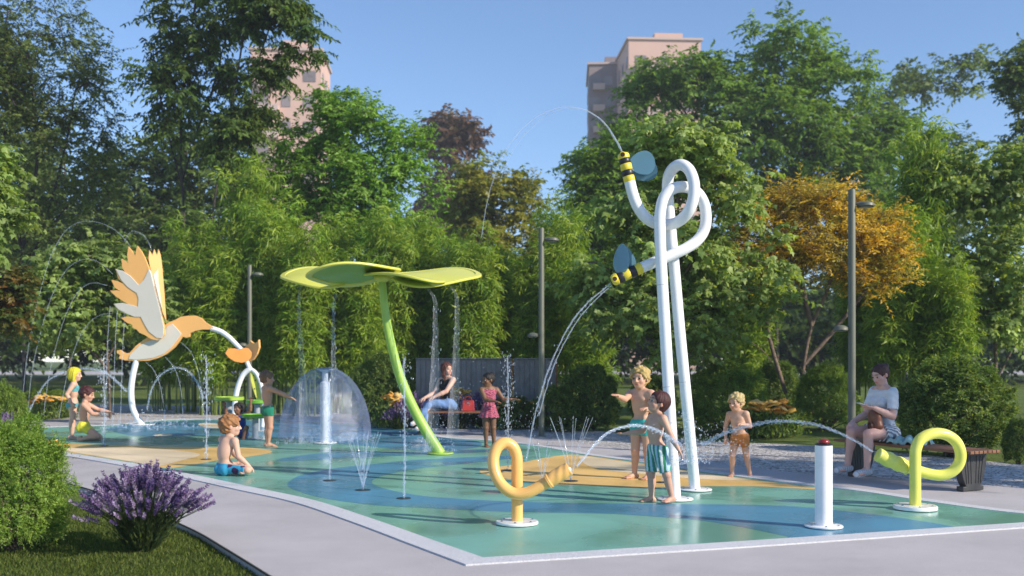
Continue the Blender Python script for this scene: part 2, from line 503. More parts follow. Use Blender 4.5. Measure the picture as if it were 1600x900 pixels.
# ================================================================ play equipment
def disc(parent, r, th, mat, name='base_plate', z=0.008, bolts=0):
    m = MB().lathe((0, 0, z), [(r * 0.5, 0), (r, 0), (r, th * 0.7), (r - 0.006, th), (r * 0.3, th + 0.002)], 48)
    m.build(name, mat, parent, auto=35)
    for k in range(bolts):
        a = 2 * PI * k / bolts + 0.4
        MB().lathe((r * 0.78 * math.cos(a), r * 0.78 * math.sin(a), z + th), [(0.011, 0), (0.011, 0.006), (0.006, 0.010)], 6).build('bolt', M_steel, parent)

def local(pts, base): return [Vector(p) - base for p in pts]

def nozzle(pts, r, mat, parent, wave, lobes=3):
    """twisted rubber grip at the end of a horn, with a hole at its mouth"""
    P = spline(pts, 14)
    n = len(P)
    rads = [r * (1.30 if i < 3 else 1.12 + 0.10 * math.sin(PI * i / n)) for i in range(n)]
    rads[-1] = r * 0.95; rads[0] = r * 1.1
    o = MB().tube(P, rads, 28, rfun=lambda i, a: (1 + wave * math.sin(lobes * a + i * 0.42)) if 3 < i < n - 5 else 1.0).build('nozzle', mat, parent, smooth=True)
    d = (P[-1] - P[-4]).normalized()
    return o, P[-1], d

# ---- orange curled horn
bo = G(808, 819)
dz = bo.y
t = thing('water_horn', 'orange curled water horn on a white round base plate', 'water cannon', bo)
def wp(lst, base, d0): return [W(x, y, d0 + dd) - base for x, y, dd in lst]
path = [(808, 819, 0), (808, 790, 0), (808, 760, 0), (808, 730, 0), (807, 712, 0), (801, 698, -.005), (789, 692, -.02), (777, 699, -.045), (771, 717, -.07), (774, 740, -.10), (785, 759, -.125), (803, 771, -.14), (823, 770, -.15), (842, 761, -.155), (858, 751, -.16)]
MB().tube(spline(wp(path, bo, dz), 8), 0.0505, 24).build('tube', M_orange, t, smooth=True)
o, tip, d = nozzle(wp([(855, 753, -.16), (868, 745, -.163), (880, 738, -.166), (890, 732, -.17)], bo, dz), 0.052, M_orange, t, 0.032)
rr = MB(); rr.lathe(wp([(858, 751, -.16)], bo, dz)[0], [(0.058, -0.012), (0.066, -0.008), (0.066, 0.008), (0.058, 0.012)], 28, axis=d); rr.build('collar', M_orange, t, smooth=True)
side = d.cross(Vector((0, 0, 1))).normalized()
MB().lathe(tip - d * 0.022 + Vector((0.01, -0.044, 0.006)), [(0.020, 0), (0.020, 0.006), (0.014, 0.008)], 20, axis=(0.25, -1, 0.1)).build('outlet', M_white, t, auto=30)
disc(t, 0.186, 0.022, M_white, bolts=6)

# ---- yellow curled horn
by = G(1430, 796)
dz = by.y
t = thing('water_horn', 'yellow curled water horn on a white round base plate', 'water cannon', by)
path = [(1430, 796, 0), (1430, 770, 0), (1430, 745, 0), (1430, 715, 0), (1431, 702, 0), (1437, 688, .005), (1450, 679.5, .02), (1466, 677, .04), (1482, 681, .06), (1495, 692, .08), (1501, 709, .10), (1498, 725, .12), (1487, 737, .135), (1470, 742.5, .145), (1450, 740, .15), (1430, 734, .15), (1415, 729.5, .15)]
MB().tube(spline(wp(path, by, dz), 8), 0.0535, 24).build('tube', M_yellow, t, smooth=True)
o, tip2, d2 = nozzle(wp([(1419, 730.5, .15), (1402, 724, .15), (1386, 717, .148), (1371, 710, .145)], by, dz), 0.060, M_yellow, t, 0.06, 2)
MB().lathe(tip2 - d2 * 0.03 + Vector((-0.004, -0.054, 0.012)), [(0.024, 0), (0.024, 0.006), (0.016, 0.008)], 20, axis=(-0.25, -1, 0.2)).build('outlet', M_white, t, auto=30)
disc(t, 0.203, 0.034, M_white, bolts=6)

# ---- push-button bollard
bb = G(1287, 824)
t = thing('push_button_bollard', 'white round post with a red push button on its black cap', 'bollard', bb)
hb = 0.705
MB().lathe((0, 0, 0.02), [(0.0735, 0), (0.0735, hb - 0.02)], 40).build('post', M_white, t, auto=30)
MB().lathe((0, 0, hb), [(0.074, 0), (0.074, 0.010), (0.055, 0.018)], 40).build('cap', M_black, t, auto=30)
MB().lathe((0, 0, hb + 0.017), [(0.048, 0), (0.048, 0.012), (0.043, 0.026), (0.032, 0.034), (0.015, 0.039)], 32).build('button', pmat('red_button', (0.26, 0.015, 0.012), 0.25, coat=0.4), t, smooth=True)
disc(t, 0.162, 0.014, M_white, bolts=6)

# ---- two knotted bee poles
M_beey = pmat('bee_yellow', (0.85, 0.66, 0.05), 0.35, var=0.04)
M_beek = pmat('bee_black', (0.018, 0.018, 0.02), 0.4)
def glass_panel(name, col, alpha):
    m, nt, p = newmat(name)
    N, L = nt.nodes, nt.links
    p.inputs['Base Color'].default_value = (*col, 1)
    p.inputs['Roughness'].default_value = 0.12
    tr = N.new('ShaderNodeBsdfTransparent'); tr.inputs[0].default_value = (0.55, 0.78, 0.95, 1)
    mx = N.new('ShaderNodeMixShader'); mx.inputs[0].default_value = alpha
    L.new(tr.outputs[0], mx.inputs[1]); L.new(p.outputs[0], mx.inputs[2])
    L.new(mx.outputs[0], N['Material Output'].inputs['Surface'])
    return m
M_wing = glass_panel('blue_acrylic', (0.16, 0.31, 0.39), 0.5)

def bee_end(parent, a, b, r, face):
    """striped bee body from a to b (b = head with the spout hole)"""
    d = (b - a); L = d.length; d.normalize()
    bee = MB()
    segs = [(0.0, .2, M_beey), (.2, .4, M_beek), (.4, .62, M_beey), (.62, .80, M_beek), (.80, 1.0, M_beey)]
    for s0, s1, mt in segs:
        q0, q1 = a + d * L * s0, a + d * L * s1
        h = L * (s1 - s0)
        if s1 < 1: prof = [(r * .96, 0.0), (r * 1.03, .006), (r * 1.03, h - .006), (r * .96, h)]
        else: prof = [(r * .96, 0), (r * 1.06, .006), (r * 1.06, h * .55), (r * .95, h * .8), (r * .7, h * .97), (r * .35, h * 1.03)]
        MB().lathe(q0, prof, 28, axis=d).build('stripe' if s1 < 1 else 'head', mt, parent, auto=35)
    f = Vector(face).normalized()
    f = (f - d * f.dot(d)).normalized()
    hc = a + d * L * 0.915 + f * (r * 1.0)
    MB().lathe(hc, [(r * .55, -0.01), (r * .55, 0.006), (r * .40, 0.010)], 24, axis=f).build('spout', M_beey, parent, auto=30)
    MB().lathe(hc + f * 0.0105, [(r * .40, -0.002), (r * .40, 0.001)], 20, axis=f).build('spout_hole', pmat('spout_dark', (0.05, 0.02, 0.01), 0.8), parent)

def wing_poly(w, h, n=36):
    return [(w * math.cos(2 * PI * k / n) * (1 - 0.25 * math.sin(2 * PI * k / n)), h * (math.sin(2 * PI * k / n))) for k in range(n)]
def wing(parent, c, w, h, rot, ry):
    M = Matrix.Translation(c) @ Matrix.Rotation(ry, 4, 'Z') @ Matrix.Rotation(PI / 2, 4, 'X') @ Matrix.Rotation(rot, 4, 'Z')
    MB().prism(wing_poly(w, h), M, 0.010).build('wing', M_wing, parent, auto=40)

ba = G(1055, 781)
t = thing('bee_pole', 'white knotted pole with the lower striped bee on its end, nearer of the two', 'water feature', ba)
D = ba.y
path = [(1055, 781, 0), (1047, 647, .12), (1039, 513, .22), (1033.5, 420, .26), (1031, 353, .27), (1032, 330, .275), (1037, 310, .28), (1048, 297, .29), (1062, 292, .32), (1078, 294, .39), (1092, 304, .45), (1101, 322, .48), (1103, 344, .48), (1099, 362, .47), (1088, 377, .45), (1070, 389, .42), (1050, 398, .41), (1030, 406.5, .41), (1015, 413, .41), (1003, 418, .41)]
PA = spline(wp(path, ba, D), 8)
MB().tube(PA, 0.060, 26).build('pole', M_white, t, smooth=True)
bee_end(t, W(1003, 418, D + .41) - ba, W(956, 439, D + .41) - ba, 0.060, (-0.1, -1, .05))
wc = W(976, 405, D + .42) - ba
wing(t, wc + Vector((0.02, 0.05, 0.0)), .10, .165, R(18), R(15))
wing(t, wc + Vector((-0.04, -0.05, 0.0)), .085, .16, R(-4), R(-20))
disc(t, 0.185, 0.012, M_white, bolts=6)
beeA_tip = W(956, 441, D + .40)

bbp = G(1086, 766)
t = thing('bee_pole', 'white knotted pole with the higher striped bee on its end, farther of the two', 'water feature', bbp)
D2 = bbp.y
off = D - D2                                  # work in the distance of the first pole
path = [(1086, 766, -off), (1074, 640, .62), (1062, 517, .57), (1054, 425, .55), (1049, 370, .54), (1045, 325, .52), (1043, 295, .49), (1045, 275, .44), (1053, 262, .38), (1065, 257.5, .31), (1077, 266, .24), (1084, 285, .19), (1084, 306, .17), (1078, 326, .19), (1067, 341, .26), (1054, 349, .33), (1040, 351, .39), (1022, 348, .42), (1007, 338, .43), (996, 322, .43), (989, 304, .43), (984, 284, .43)]
PB = spline([W(x, y, D + dd) - bbp for x, y, dd in path], 8)
MB().tube(PB, 0.060, 26).build('pole', M_white, t, smooth=True)
bee_end(t, W(984, 284, D + .43) - bbp, W(973, 239, D + .43) - bbp, 0.060, (-0.25, -1, 0.1))
wc = W(1000, 257, D + .44) - bbp
wing(t, wc + Vector((0.02, 0.0, 0.015)), .125, .145, R(100), R(8))
wing(t, wc + Vector((0.06, 0.07, -0.055)), .115, .135, R(112), R(-12))
disc(t, 0.185, 0.012, M_white, bolts=6)
beeB_tip = W(972, 237, D + .42)

# seams where the pole sections are joined
M_seam = pmat('pole_seam', (0.45, 0.45, 0.47), 0.5)
for root_, pp_, zs in ((bpy.data.objects['bee_pole'], PA, (1.15, 2.22)), (t, PB, (1.2, 2.5))):
    for z_ in zs:
        i_ = next(i for i, q_ in enumerate(pp_) if q_.z > z_)
        a_, b_ = pp_[i_ - 1], pp_[i_]
        d_ = (b_ - a_).normalized(); c_ = a_ + (b_ - a_) * ((z_ - a_.z) / max(1e-6, b_.z - a_.z))
        MB().lathe(c_, [(0.0590, -.003), (0.0607, -.002), (0.0607, .002), (0.0590, .003)], 28, axis=d_).build('seam', M_seam, root_, smooth=True)

# ---- flower shade: bent green stem with four big petals
bf = G(688, 709.5)
D = bf.y
t = thing('flower_shade', 'tall lime green water flower with wide flat petals on a bent stem', 'water feature', bf)
M_petal = pmat('petal_green', (0.27, 0.43, 0.035), 0.4, var=0.06, vscale=2, coat=0.15)
M_petin = pmat('petal_yellow_green', (0.66, 0.66, 0.11), 0.4, var=0.05, vscale=2, coat=0.15)
M_stem = pmat('stem_green', (0.36, 0.55, 0.09), 0.35, var=0.08, vscale=3, coat=0.2)
path = [(688, 709, 0), (674, 687, -.02), (660, 664, -.04), (647, 640, -.06), (635, 614, -.08), (624, 585, -.1), (615, 553, -.1), (607, 518, -.1), (602, 486, -.1), (598.5, 455, -.1), (597, 437, -.1)]
P = spline(wp(path, bf, D), 6)
MB().tube(P, [0.085 - 0.028 * i / (len(P) - 1) for i in range(len(P))], 28).build('stem', M_stem, t, smooth=True)
disc(t, 0.20, 0.02, M_stem, bolts=6)
hub = W(597, 433, D - .1) - bf
def petal(c, lat, lon, nrm, a, b, th=0.036):
    """ellipse a (lon) x b (lat) with raised rim and recessed inner panel"""
    lon = Vector(lon).normalized(); nrm = Vector(nrm); nrm = (nrm - lon * nrm.dot(lon)).normalized(); lat = nrm.cross(lon)
    M = Matrix((lon, lat, nrm)).transposed()
    n = 56
    def pt(k, s, z):
        ang = 2 * PI * k / n
        x = a * math.cos(ang) * s; y = b * math.sin(ang) * s * (1 - 0.12 * math.cos(ang))
        dome = 0.10 * (1 - s * s)
        return c + M @ Vector((x, y, z + dome * 0.5 + 0.02 * math.cos(ang) * s + s * s * (.016 * math.cos(2 * ang) + .026 * math.sin(3 * ang + a * 7))))
    rings = [(q_, -th * .5 + .02) for q_ in (0.02, .2, .4, .6, .74, .85)] + [(0.85, -th * .5 + .019), (0.87, -th * .5), (0.985, -th * .5), (1.0, -th * .25), (1.0, th * .25), (0.985, th * .5), (0.87, th * .5), (0.85, th * .5 - .015)] + [(q_, th * .5 - .016) for q_ in (.74, .6, .4, .2, .02)]
    vs = [pt(k, s, z) for s, z in rings for k in range(n)]
    def quads(i0, i1): return [(i * n + k, i * n + (k + 1) % n, (i + 1) * n + (k + 1) % n, (i + 1) * n + k) for i in range(i0, i1) for k in range(n)]
    pet = MB().add(vs, quads(0, len(rings) - 1) + [tuple(range(n)), tuple((len(rings) - 1) * n + k for k in range(n))]).build('petal', M_petin, t, auto=35)
    inn = [pt(k, s, th * .5 - .008) for s in (0.03, .2, 0.4, .6, .74, 0.84) for k in range(n)]
    MB().add(inn, quads(0, 5) + [tuple(range(n))]).build('panel', M_petin, pet, smooth=True)
    inn = [pt(k, s, -th * .5 + .012) for s in (0.03, .2, 0.4, .6, .74, 0.84) for k in range(n)]
    MB().add(inn, quads(0, 5) + [tuple(range(n))]).build('panel', M_petal, pet, smooth=True)
h0 = hub
def azv(a, up): return Vector((math.cos(R(a)) * math.cos(R(up)), math.sin(R(a)) * math.cos(R(up)), math.sin(R(up))))
petal(h0 + Vector((-.98, .36, .04)), None, azv(168, 2), (0.02, -.40, 1), .66, .48)          # back left: shows its top
petal(h0 + Vector((-.36, -.54, .0)), None, azv(-128, -1), (-.05, .25, 1), .76, .60)        # front left: shows its underside
petal(h0 + Vector((.42, -.62, -.07)), None, azv(-50, -8), (-.12, .29, 1), .72, .52)         # front right: nearly edge-on
petal(h0 + Vector((.80, .25, .03)), None, azv(14, 3), (-.04, -.30, 1), .70, .58)            # right: shows its top
petal(h0 + Vector((.0, .82, .02)), None, azv(92, 4), (0, .10, 1), .70, .50)
MB().lathe(h0 + Vector((0, 0, -.08)), [(0.06, 0), (0.10, .03), (0.13, .07), (0.10, .12), (0.05, .14)], 24).build('hub', M_petin, t, smooth=True)

# ---- hummingbird on an arched pole
bbird = G(223, 664)
D = bbird.y
k = D / FPX
t = thing('bird_water_arch', 'orange and white flat-panel hummingbird with raised wings on a white arched pole', 'water feature', bbird)
M_bo = pmat('bird_orange', (0.92, 0.49, 0.16), 0.42, var=0.03, vscale=3)
M_bw = pmat('bird_white', (0.70, 0.66, 0.58), 0.45, var=0.03, vscale=3)
def flat(pts, yaw, th, d, name, mat, parent, base, pivot=None, tilt=0.0):
    """panel outlined in photo pixels at distance d, turned about its pivot, with real thickness"""
    q = [W(x, y, d) - base for x, y in pts]
    pv = W(*pivot, d) - base if pivot else sum(q, Vector()) / len(q)
    loc2 = [((p - pv).x, (p - pv).z) for p in q]
    M = Matrix.Translation(pv) @ Matrix.Rotation(yaw, 4, 'Z') @ Matrix.Rotation(PI / 2 + tilt, 4, 'X')
    return MB().prism(loc2, M, th).build(name, mat, parent, bevel=0.006)
def z4(pts, sx, sy, s): return [(x / s + sx, y / s + sy) for x, y in pts]
B4 = lambda pts: z4(pts, 160, 370, 2.8125)
body = B4([(65, 500), (80, 497), (100, 512), (122, 510), (150, 478), (190, 448), (215, 432), (262, 398), (290, 378), (320, 366), (345, 352), (380, 347), (410, 347), (435, 356), (455, 376), (490, 398), (492, 412), (475, 408), (440, 408), (410, 414), (388, 424), (385, 440), (372, 444), (355, 440), (340, 460), (318, 488), (285, 515), (250, 532), (205, 545), (150, 546), (100, 543), (72, 534), (80, 520), (66, 512)])
flat(body, 0, 0.07, D - .02, 'body', M_bo, t, bbird)
belly = B4([(118, 538), (124, 520), (165, 478), (215, 455), (262, 445), (275, 420), (285, 396), (310, 382), (328, 400), (350, 426), (330, 455), (300, 492), (270, 516), (225, 533), (160, 541)])
flat(belly, 0, 0.10, D - .02, 'breast_panel', M_bw, t, bbird)
wingn = B4([(262, 447), (240, 455), (215, 450), (188, 433), (160, 420), (150, 408), (130, 398), (130, 386), (105, 378), (78, 356), (105, 350), (140, 352), (160, 358), (100, 338), (62, 318), (44, 294), (85, 290), (120, 300), (90, 284), (55, 262), (28, 236), (60, 234), (76, 240), (50, 222), (34, 188), (62, 194), (88, 206), (66, 182), (52, 140), (84, 150), (100, 162), (84, 134), (80, 96), (98, 106), (112, 118), (106, 80), (112, 42), (128, 62), (143, 84), (146, 60), (152, 40), (170, 62), (186, 92), (200, 126), (212, 160), (228, 216), (245, 280), (262, 350), (275, 396), (275, 430)])
wo = flat(wingn, R(-4), 0.05, D - .16, 'wing', M_bo, t, bbird, pivot=B4([(262, 440)])[0])
wingw = B4([(262, 447), (240, 444), (205, 418), (185, 385), (168, 352), (140, 352), (105, 338), (66, 318), (46, 294), (85, 290), (130, 300), (155, 308), (158, 270), (150, 248), (110, 222), (80, 190), (56, 142), (84, 148), (120, 170), (160, 212), (182, 190), (205, 142), (214, 160), (228, 216), (245, 280), (262, 350), (273, 396), (272, 430)])
flat(wingw, R(-4), 0.075, D - .16, 'wing_panel', M_bw, wo, bbird, pivot=B4([(262, 440)])[0])
wingf = B4([(280, 375), (262, 330), (245, 270), (228, 205), (210, 140), (203, 100), (207, 62), (220, 84), (222, 78), (228, 56), (238, 82), (241, 80), (246, 56), (256, 82), (262, 130), (268, 200), (274, 280)])
wf = flat(wingf, R(35), 0.05, D + .22, 'wing', M_bo, t, bbird, pivot=B4([(278, 375)])[0])
wfw = B4([(262, 325), (248, 280), (236, 230), (222, 170), (238, 150), (243, 140), (246, 200), (254, 260)])
flat(wfw, R(35), 0.07, D + .22, 'wing_panel', M_bw, wf, bbird, pivot=B4([(278, 375)])[0])
P = spline([W(x, y, D) - bbird for x, y in [(223, 664), (214, 652), (207, 635), (205, 610), (208, 585), (214, 560)]], 8)
MB().tube(P, 0.064, 20).build('arch_pole', M_white, t, smooth=True)
P = spline([W(x, y, D) - bbird for x, y in [(330, 513), (345, 518), (358, 527), (369, 538), (377, 546)]], 8)
MB().tube(P, [0.058 - 0.01 * i / (len(P) - 1) for i in range(len(P))], 18).build('beak', M_white, t, smooth=True)
disc(t, 0.26, 0.02, M_white)

# ---- orange tulip bloom on a white leaf arch
D = 21.4
bt = Vector(((386 - 800) / FPX * D, D, 0))
t = thing('tulip_arch', 'orange heart-petalled bloom on a white bent arch with a yellow leaf panel', 'water feature', bt)
M_bl = pmat('bloom_orange', (0.80, 0.30, 0.06), 0.42, var=0.05)
heart = B4([(540, 512), (552, 492), (578, 490), (600, 496), (618, 488), (640, 490), (655, 508), (654, 528), (640, 546), (612, 554), (580, 548), (556, 532)])
flat(heart, R(25), 0.05, D - .18, 'petal', M_bl, t, bt)
p2 = B4([(612, 500), (625, 478), (640, 470), (650, 456), (662, 464), (676, 470), (690, 462), (700, 452), (703, 486), (690, 515), (668, 540), (640, 552), (630, 540)])
flat(p2, R(-30), 0.05, D + .05, 'petal', M_bo, t, bt)
p3 = B4([(620, 505), (640, 480), (660, 480), (680, 500), (670, 530), (640, 545)])
flat(p3, R(60), 0.05, D + .2, 'petal', M_bl, t, bt)
P = spline([W(x, y, D) - bt for x, y in [(385, 563), (388, 571), (391, 576)]], 5)
MB().tube(P, 0.045, 16).build('neck', M_white, t, smooth=True)
P = spline([W(x, y, D) - bt for x, y in [(391, 576), (381, 584), (374, 598), (369, 617), (366, 640), (364, 668)]], 8)
MB().tube(P, 0.055, 18).build('arch_pole', M_white, t, smooth=True)
P = spline([W(x, y, D) - bt for x, y in [(391, 576), (400, 583), (407, 598), (411, 618), (412, 640), (410, 668)]], 8)
MB().tube(P, 0.040, 18).build('arch_pole', M_white, t, smooth=True)
C5 = lambda pts: z4(pts, 330, 560, 5.627)
leaf_p = C5([(345, 112), (375, 108), (405, 130), (432, 175), (452, 240), (466, 320), (468, 390), (452, 440), (436, 430), (412, 385), (388, 330), (365, 260), (348, 190)])
lf = flat(leaf_p, R(18), 0.035, D + .05, 'leaf_panel', pmat('leaf_yellow', (0.66, 0.66, 0.10), 0.45, var=0.12, vscale=9), t, bt)
rng = random.Random(4)
for i in range(16):
    q = W(391 + rng.uniform(2, 17) , 584 + i * 2.6, D + .02) - bt
    if i % 2: q.x += 0.03
    MB().lathe(q, [(0.012 + 0.012 * rng.random(), -0.02), (0.012, 0.02)], 10, axis=(0.1, -1, 0)).build('hole', M_black, lf) if i in (1, 4, 6, 9) else None

# ---- flower-pad water tables
M_tab = pmat('table_green', (0.34, 0.52, 0.05), 0.4, var=0.08, vscale=4)
M_tab2 = pmat('table_green_dark', (0.16, 0.40, 0.04), 0.4, var=0.08, vscale=4)
M_post = pmat('grey_post', (0.36, 0.39, 0.42), 0.4, var=0.05)
def water_table(px_, ytop, D, w, label, mat, th=0.07):
    x = (px_ - 800) / FPX * D
    h = HC + (HOR - ytop) / FPX * D
    q = thing('water_table', label, 'water table', (x, D, 0), 0, 'round green water tables')
    MB().lathe((0, 0, h - th), [(w * .9, 0), (w, .012), (w, th), (w - .03, th), (w - .04, th - .02), (w * .4, th - .025)], 40).build('basin', mat, q, auto=30)
    MB().lathe((0, 0, 0), [(0.13, .008), (0.13, .02), (0.055, .022), (0.055, h - th)], 24).build('post', M_post, q, auto=30)
water_table(358, 620, 18.9, .27, 'tallest light green round water table on a grey post, left of the leaf arch', M_tab)
water_table(399, 647, 18.4, .24, 'low green round water table beside the boy in green trunks', M_tab2)
water_table(402, 625, 20.3, .22, 'middle-height green round water table half hidden behind the yellow leaf panel', M_tab2)

# ---- mushroom water dome
bd = G(508, 693)
D = bd.y
t = thing('water_dome', 'round water dome falling from the top of a white post', 'water feature', bd)
MB().lathe((0, 0, .02), [(0.082, 0), (0.082, 1.02), (0.05, 1.04), (0.05, 1.20), (0.10, 1.22), (0.16, 1.235), (0.10, 1.25)], 32).build('post', M_white, t, auto=30)
disc(t, 0.20, 0.02, M_white, bolts=6)
def film_mat():
    """thin sheet of water: mostly clear, streaked with foam, bright at grazing angles"""
    m, nt, p = newmat('water_film')
    N, L = nt.nodes, nt.links
    tc = N.new('ShaderNodeTexCoord')
    mp = N.new('ShaderNodeMapping'); mp.inputs['Scale'].default_value = (5, 5, 3.5)
    L.new(tc.outputs['Object'], mp.inputs['Vector'])
    n = N.new('ShaderNodeTexNoise'); n.inputs['Scale'].default_value = 1.6; n.inputs['Detail'].default_value = 6; n.inputs['Roughness'].default_value = 0.7
    L.new(mp.outputs[0], n.inputs['Vector'])
    p.inputs['Base Color'].default_value = (0.36, 0.42, 0.66, 1)
    p.inputs['Roughness'].default_value = 0.25
    lw = N.new('ShaderNodeLayerWeight'); lw.inputs['Blend'].default_value = 0.25
    mr = N.new('ShaderNodeMapRange'); mr.inputs['From Min'].default_value = 0.44; mr.inputs['From Max'].default_value = 0.72
    mr.inputs['To Min'].default_value = 0.09; mr.inputs['To Max'].default_value = 0.34
    L.new(n.outputs['Fac'], mr.inputs['Value'])
    ad = N.new('ShaderNodeMath'); ad.operation = 'ADD'; ad.use_clamp = True
    ml = N.new('ShaderNodeMath'); ml.operation = 'MULTIPLY'; ml.inputs[1].default_value = 0.45
    L.new(lw.outputs['Facing'], ml.inputs[0]); L.new(ml.outputs[0], ad.inputs[0]); L.new(mr.outputs['Result'], ad.inputs[1])
    tr = N.new('ShaderNodeBsdfTransparent'); tr.inputs[0].default_value = (0.88, 0.92, 1.0, 1)
    gl = N.new('ShaderNodeBsdfGlossy'); gl.inputs['Roughness'].default_value = 0.08
    mg = N.new('ShaderNodeMixShader'); mg.inputs[0].default_value = 0.35
    L.new(p.outputs[0], mg.inputs[1]); L.new(gl.outputs[0], mg.inputs[2])
    mx = N.new('ShaderNodeMixShader')
    L.new(ad.outputs[0], mx.inputs[0]); L.new(tr.outputs[0], mx.inputs[1]); L.new(mg.outputs[0], mx.inputs[2])
    L.new(mx.outputs[0], N['Material Output'].inputs['Surface'])
    b = N.new('ShaderNodeBump'); b.inputs['Strength'].default_value = 0.6; b.inputs['Distance'].default_value = 0.05
    L.new(n.outputs['Fac'], b.inputs['Height']); L.new(b.outputs['Normal'], p.inputs['Normal']); L.new(b.outputs['Normal'], gl.inputs['Normal'])
    return m
M_film = film_mat()
prof = []
for i in range(26):
    u = i / 25
    r = 0.02 + 0.72 * math.sin(PI * .5 * min(1, u * 1.06)) + .05 * u ** 3
    h = 0.10 + 1.20 * max(0, math.cos(PI * .5 * u))
    prof.append((r, h))
n = 96; vs = []
for r, h in prof:
    for kk in range(n):
        a = 2 * PI * kk / n
        w = 1 + 0.012 * noise.noise(Vector((math.cos(a) * 3, math.sin(a) * 3, h * 2))) * (2 if h < .5 else 1)
        vs.append((r * w * math.cos(a), r * w * math.sin(a), h))
fs = [(i * n + kk, i * n + (kk + 1) % n, (i + 1) * n + (kk + 1) % n, (i + 1) * n + kk) for i in range(len(prof) - 1) for kk in range(n)]
MB().add(vs, fs).build('water_film', M_film, t, smooth=True)
# ================================================================ lamps, benches, wall, buildings
M_lamp = pmat('lamp_grey_green', (0.125, 0.130, 0.095), 0.5, var=0.06, vscale=3)
M_lens = pmat('lamp_lens', (0.6, 0.62, 0.62), 0.3)
def lamp(px_, ytop, D, label):
    base = Vector(((px_ - 800) / FPX * D, D, -0.03))
    H = HC + (HOR - ytop) / FPX * D + 0.03
    q = thing('street_lamp', label, 'street lamp', base, 0, 'slim lamp posts along the path')
    MB().lathe((0, 0, 0), [(0.09, 0), (0.09, .02), (0.055, .03), (0.052, H - .02), (0.045, H)], 20).build('pole', M_lamp, q, auto=30)
    for side, hh, s in ((1, H - 0.23, 1.0), (-1, H * 0.485, 0.8)):
        hd = MB()
        hd.tube([(0.03 * side, 0, hh + .02), (0.16 * side * s, 0, hh + .025)], 0.022, 12)
        o = hd.build('arm', M_lamp, q, smooth=True)
        prof = [(0.02, -0.035), (0.115 * s, -0.035), (0.13 * s, -0.02), (0.12 * s, 0.015), (0.08 * s, 0.04), (0.02, 0.05)]
        h_ = MB().lathe((0.20 * side * s, 0, hh + .01), prof, 28).build('lamp_head', M_lamp, q, auto=40)
        MB().lathe((0.20 * side * s, 0, hh - .032), [(0.095 * s, 0), (0.09 * s, 0.004)], 24).build('lens', M_lens, h_)
lamp(1331, 296, 14.8, 'tallest grey lamp post behind the bench with the seated woman in a white t-shirt')
lamp(846, 356, 19.2, 'grey lamp post at the right end of the slatted grey wall')
lamp(390, 414, 24.3, 'small far grey lamp post behind the orange bloom')

M_wood = pmat('bench_wood', (0.22, 0.095, 0.045), 0.55, var=0.35, vscale=6, bump=0.3, bscale=40)
M_iron = pmat('cast_iron', (0.035, 0.035, 0.037), 0.5, var=0.15, bump=0.25, bscale=90)
M_conc_d = pmat('dark_concrete', (0.085, 0.08, 0.078), 0.75, var=0.2, vscale=12, bump=0.3)
def bench(c, ang, L, label, mat_leg):
    """slatted backless bench on two barrel-curved legs; ang = direction of its length"""
    q = thing('park_bench', label, 'bench', c, ang, 'backless slatted benches')
    for i in range(7):
        y = -0.21 + 0.07 * i
        MB().box((0, y, 0.435), (L, 0.058, 0.032)).build('slat', M_wood, q, bevel=0.004)
    for sx in (-1, 1):
        x = sx * L * 0.40
        n = 14; pl_ = []
        for i in range(n + 1):
            u = i / n
            pl_.append((0.115 + 0.10 * math.sin(PI * .5 * u ** .8), 0.05 + 0.36 * u))
        out = [(-y, z) for y, z in pl_] + [(y, z) for y, z in reversed(pl_)]
        out = [(-0.165, 0.0)] + [(-0.165, 0.05)] + out + [(0.165, 0.05), (0.165, 0.0)]
        M = Matrix.Translation((x, 0, 0)) @ Matrix(((0, 0, 1, 0), (1, 0, 0, 0), (0, 1, 0, 0), (0, 0, 0, 1)))
        lg = MB().prism(out, M, 0.09).build('leg', mat_leg, q, bevel=0.006)
        for s2 in (-1, 1):
            for w, s3 in ((0.04, 1), (0.085, 1), (0.125, 1), (0.04, -1), (0.085, -1), (0.125, -1)):
                MB().tube([(x + s2 * 0.046, s3 * w * (0.9 + .35 * (u / 4) ** 1.4), 0.08 + 0.075 * u) for u in range(5)], 0.006, 6).build('rib', mat_leg, lg)
    return q
c0, c1 = G(1350, 744), G(1508, 765)
bdir = (c1 - c0).normalized()
mid = (c0 + c1) / 2
benchR = (mid, math.atan2(bdir.y, bdir.x))
bench(mid, benchR[1], 1.98, 'slatted wooden bench under the woman in a white t-shirt', M_iron)
cl0 = G(664, 680); cl1 = G(752, 681)
midL = (cl0 + cl1) / 2; midL.y = 19.5; midL.x += .02
bench(midL, R(-3), 1.62, 'slatted wooden bench under the woman in jeans, in front of the lavender', M_conc_d)

# red bag on the left bench
t = thing('handbag', 'red box handbag standing on the bench beside the woman in jeans', 'bag', (midL.x + 0.26, midL.y - .04, 0.451))
M_bag = pmat('red_leather', (0.55, 0.05, 0.045), 0.4, var=0.08)
MB().prism([(-.12, 0), (.12, 0), (.105, .20), (-.105, .20)], Matrix.Rotation(PI / 2, 4, 'X'), 0.11).build('body', M_bag, t, bevel=0.012)
MB().tube(spline([(-.06, -.03, .195), (-.055, -.03, .25), (0, -.03, .275), (.055, -.03, .25), (.06, -.03, .195)], 5), 0.008, 8).build('handle', M_bag, t, smooth=True)
MB().box((0, -.059, .15), (.05, .006, .03)).build('clasp', M_steel, t)
